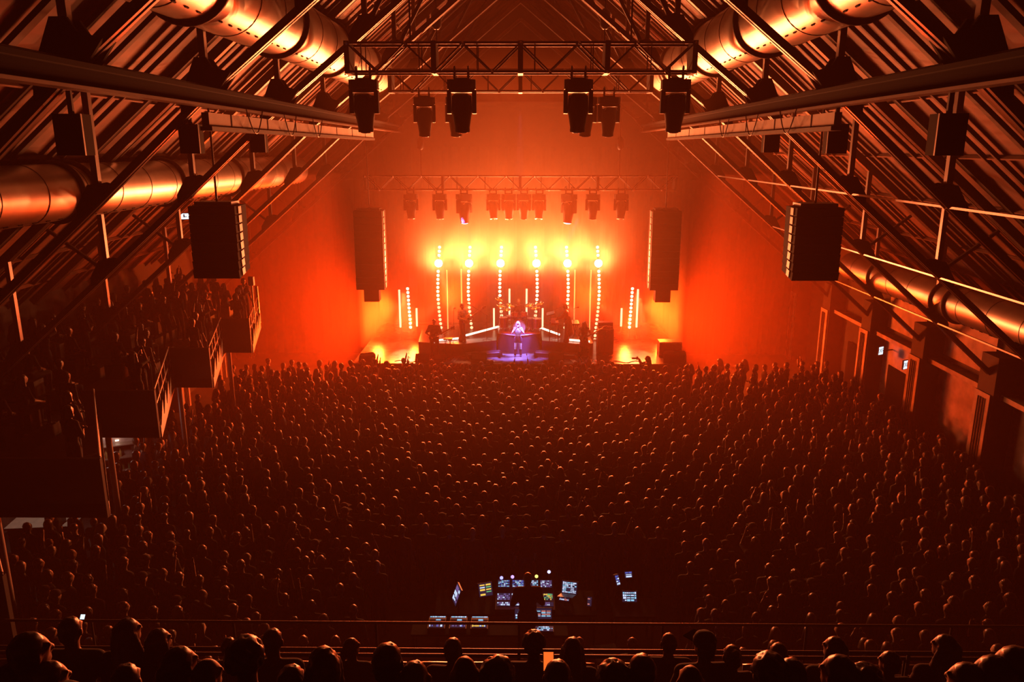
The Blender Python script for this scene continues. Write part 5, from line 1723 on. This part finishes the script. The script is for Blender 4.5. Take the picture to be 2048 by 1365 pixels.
def in_view(x, y):
    p = Vector((x, y, 1.65)) - Vector((0, 0, H))
    d = p.dot(_F)
    u, v = 1024 + F_PX * p.dot(_R) / d, 682.5 - F_PX * p.dot(_U) / d
    if not (5 < u < 2043 and v < 1240): return None
    if x < -8.0:       # hidden by the balcony
        for k in range(5):
            yk, xk = COR[k]
            f = None
        s_ = 8.6 / -x
        if 10.5 + (1.65 - 10.5) * s_ > 3.4 and y < 27: return None
    return p.length


vis = [(in_view(*s_), s_) for s_ in spots]
vis = sorted([q for q in vis if q[0] is not None])
N_IND = max(0, 300 - n_people)
near = vis[:N_IND]
near_set = set(s_ for _, s_ in near)


def zone(x, y):
    if x < -5.5: a_ = 'left crowd by balcony'
    elif x < -2.6: a_ = 'crowd left of desks'
    elif x < 3.3: a_ = 'crowd beyond desks'
    elif x < 6.5: a_ = 'crowd right of desks'
    else: a_ = 'right crowd by wall'
    return a_


def face(x, y): return math.atan2(-(0 - x) * -1, (34 - y)) * -1 if False else math.atan2(x, 34 - y)


def zone_row(y): return 'nearest band' if y < 13 else 'second band' if y < 15.5 else 'third band' if y < 18 else 'far band'


for d_, (x, y) in near:
    v, arms = random.choice([CV[0], CV[3], CV[6], CV[8], CV[9]] * 7 + CV)
    zn = zone(x, y)
    put(v, (x, y, 0), face(x, y) + random.uniform(-0.3, 0.3), random.uniform(1.0, 1.13), 'person with %s and %s, %s, %s' % (HAIRW[v['style']], arms, zn, zone_row(y)), 'standing crowd: %s, %s, %s, %s' % (zn, zone_row(y), HAIRW[v['style']], arms))
V_, F_, MI = [], [], []
off = 0
for x, y in spots:
    if (x, y) in near_set: continue
    co, tri, mi = random.choice([LOD[0], LOD[3], LOD[4], LOD[5]] * 7 + LOD)
    a_, s_ = face(x, y) + random.uniform(-0.4, 0.4), random.uniform(1.0, 1.13)
    R = np.array(Matrix.Rotation(a_, 3, 'Z'))
    V_.append(co @ R.T * s_ + np.array([x, y, 0]))
    F_.append(tri + off)
    MI.append(mi)
    off += len(co)
V_, F_, MI = np.concatenate(V_), np.concatenate(F_), np.concatenate(MI)
me = bpy.data.meshes.new('crowd')
me.vertices.add(len(V_)); me.vertices.foreach_set('co', V_.ravel())
me.loops.add(F_.size); me.loops.foreach_set('vertex_index', F_.ravel())
me.polygons.add(len(F_)); me.polygons.foreach_set('loop_start', np.arange(0, F_.size, 3))
for m_ in (CM_SKIN, CM_TOP, CM_PANTS, M_SHOE, CM_HAIR): me.materials.append(m_)
me.polygons.foreach_set('material_index', MI)
me.polygons.foreach_set('use_smooth', [True] * len(F_))
me.update(); me.validate()
o = bpy.data.objects.new('crowd', me)
COL.objects.link(o)
tag(o, 'the rest of the standing crowd, packed up to the stage', 'crowd', kind='stuff')
print('PEOPLE', n_people, 'near', len(near), 'mass', len(spots) - len(near), 'verts', len(V_))

# tell alike people apart by their place among those alike
alike = {}
for o in COL.objects:
    if o.get('category') == 'person' and o.get('group'): alike.setdefault(o['label'], []).append(o)
for lb, os_ in alike.items():
    if len(os_) < 2: continue
    def scr(o):
        p_ = Vector(o.location) + Vector((0, 0, 1.6)) - Vector((0, 0, H))
        return p_.dot(_R) / p_.dot(_F)
    for i, o in enumerate(sorted(os_, key=scr)):
        o['label'] = lb.replace('person with ', 'person, ').replace('standing on', 'on') + ', ' + (ORDN[i] + ' from left' if i < 30 else 'far right')
for o in COL.objects:
    if o.get('label') and len(o['label'].split()) > 16: o['label'] = ' '.join(w_ for w_ in o['label'].split() if w_ not in ('the', 'a', 'of'))
# ------------------------------------------------------------------ haze
def haze(name, lo, hi, dens, aniso, col, label):
    m = bpy.data.materials.new(name)
    m.use_nodes = True
    nt = m.node_tree
    nt.nodes.clear()
    out = nt.nodes.new('ShaderNodeOutputMaterial')
    v = nt.nodes.new('ShaderNodeVolumeScatter')
    v.inputs['Color'].default_value = (*col, 1)
    v.inputs['Density'].default_value = dens
    v.inputs['Anisotropy'].default_value = aniso
    nt.links.new(v.outputs[0], out.inputs['Volume'])
    (x0, y0, z0), (x1, y1, z1) = lo, hi
    def zt(x): return min(z1, roof_z(x) - 0.1)
    xr = max(0.01, (15.88 + ROOF_UP - z1) / 0.845)
    poly = [(x0, z0), (x1, z0), (x1, zt(x1)), (xr, z1), (-xr, z1), (x0, zt(x0))] if z1 > 10 and x1 > 10 else [(x0, z0), (x1, z0), (x1, zt(x1)), ((15.88 + ROOF_UP - z1) / 0.845, z1), (x0, z1)] if x0 > 7 else [(x0, z0), (x1, z0), (x1, z1), (-(15.88 + ROOF_UP - z1) / 0.845, z1), (x0, zt(x0))] if x1 < -7 else [(x0, z0), (x1, z0), (x1, z1), (x0, z1)]
    return M1(m).prism(poly, -y1, -y0, Matrix(((1, 0, 0, 0), (0, 0, -1, 0), (0, 1, 0, 0), (0, 0, 0, 1)))).build(name, label=label, kind='stuff')


HC = (1.0, 0.42, 0.2)  # warm light painted into the haze colour; the haze itself is white
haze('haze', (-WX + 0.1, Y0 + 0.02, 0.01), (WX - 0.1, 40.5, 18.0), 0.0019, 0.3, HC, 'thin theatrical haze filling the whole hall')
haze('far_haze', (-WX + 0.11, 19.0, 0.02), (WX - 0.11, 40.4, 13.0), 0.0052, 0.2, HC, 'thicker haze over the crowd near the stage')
haze('stage_smoke', (-7.5, 34.7, SZ + 0.01), (7.6, 40.2, 12.5), 0.10, 0.15, (1.0, 0.68, 0.46), 'dense smoke hanging round the light columns')  # smoke colour carries the warm light too
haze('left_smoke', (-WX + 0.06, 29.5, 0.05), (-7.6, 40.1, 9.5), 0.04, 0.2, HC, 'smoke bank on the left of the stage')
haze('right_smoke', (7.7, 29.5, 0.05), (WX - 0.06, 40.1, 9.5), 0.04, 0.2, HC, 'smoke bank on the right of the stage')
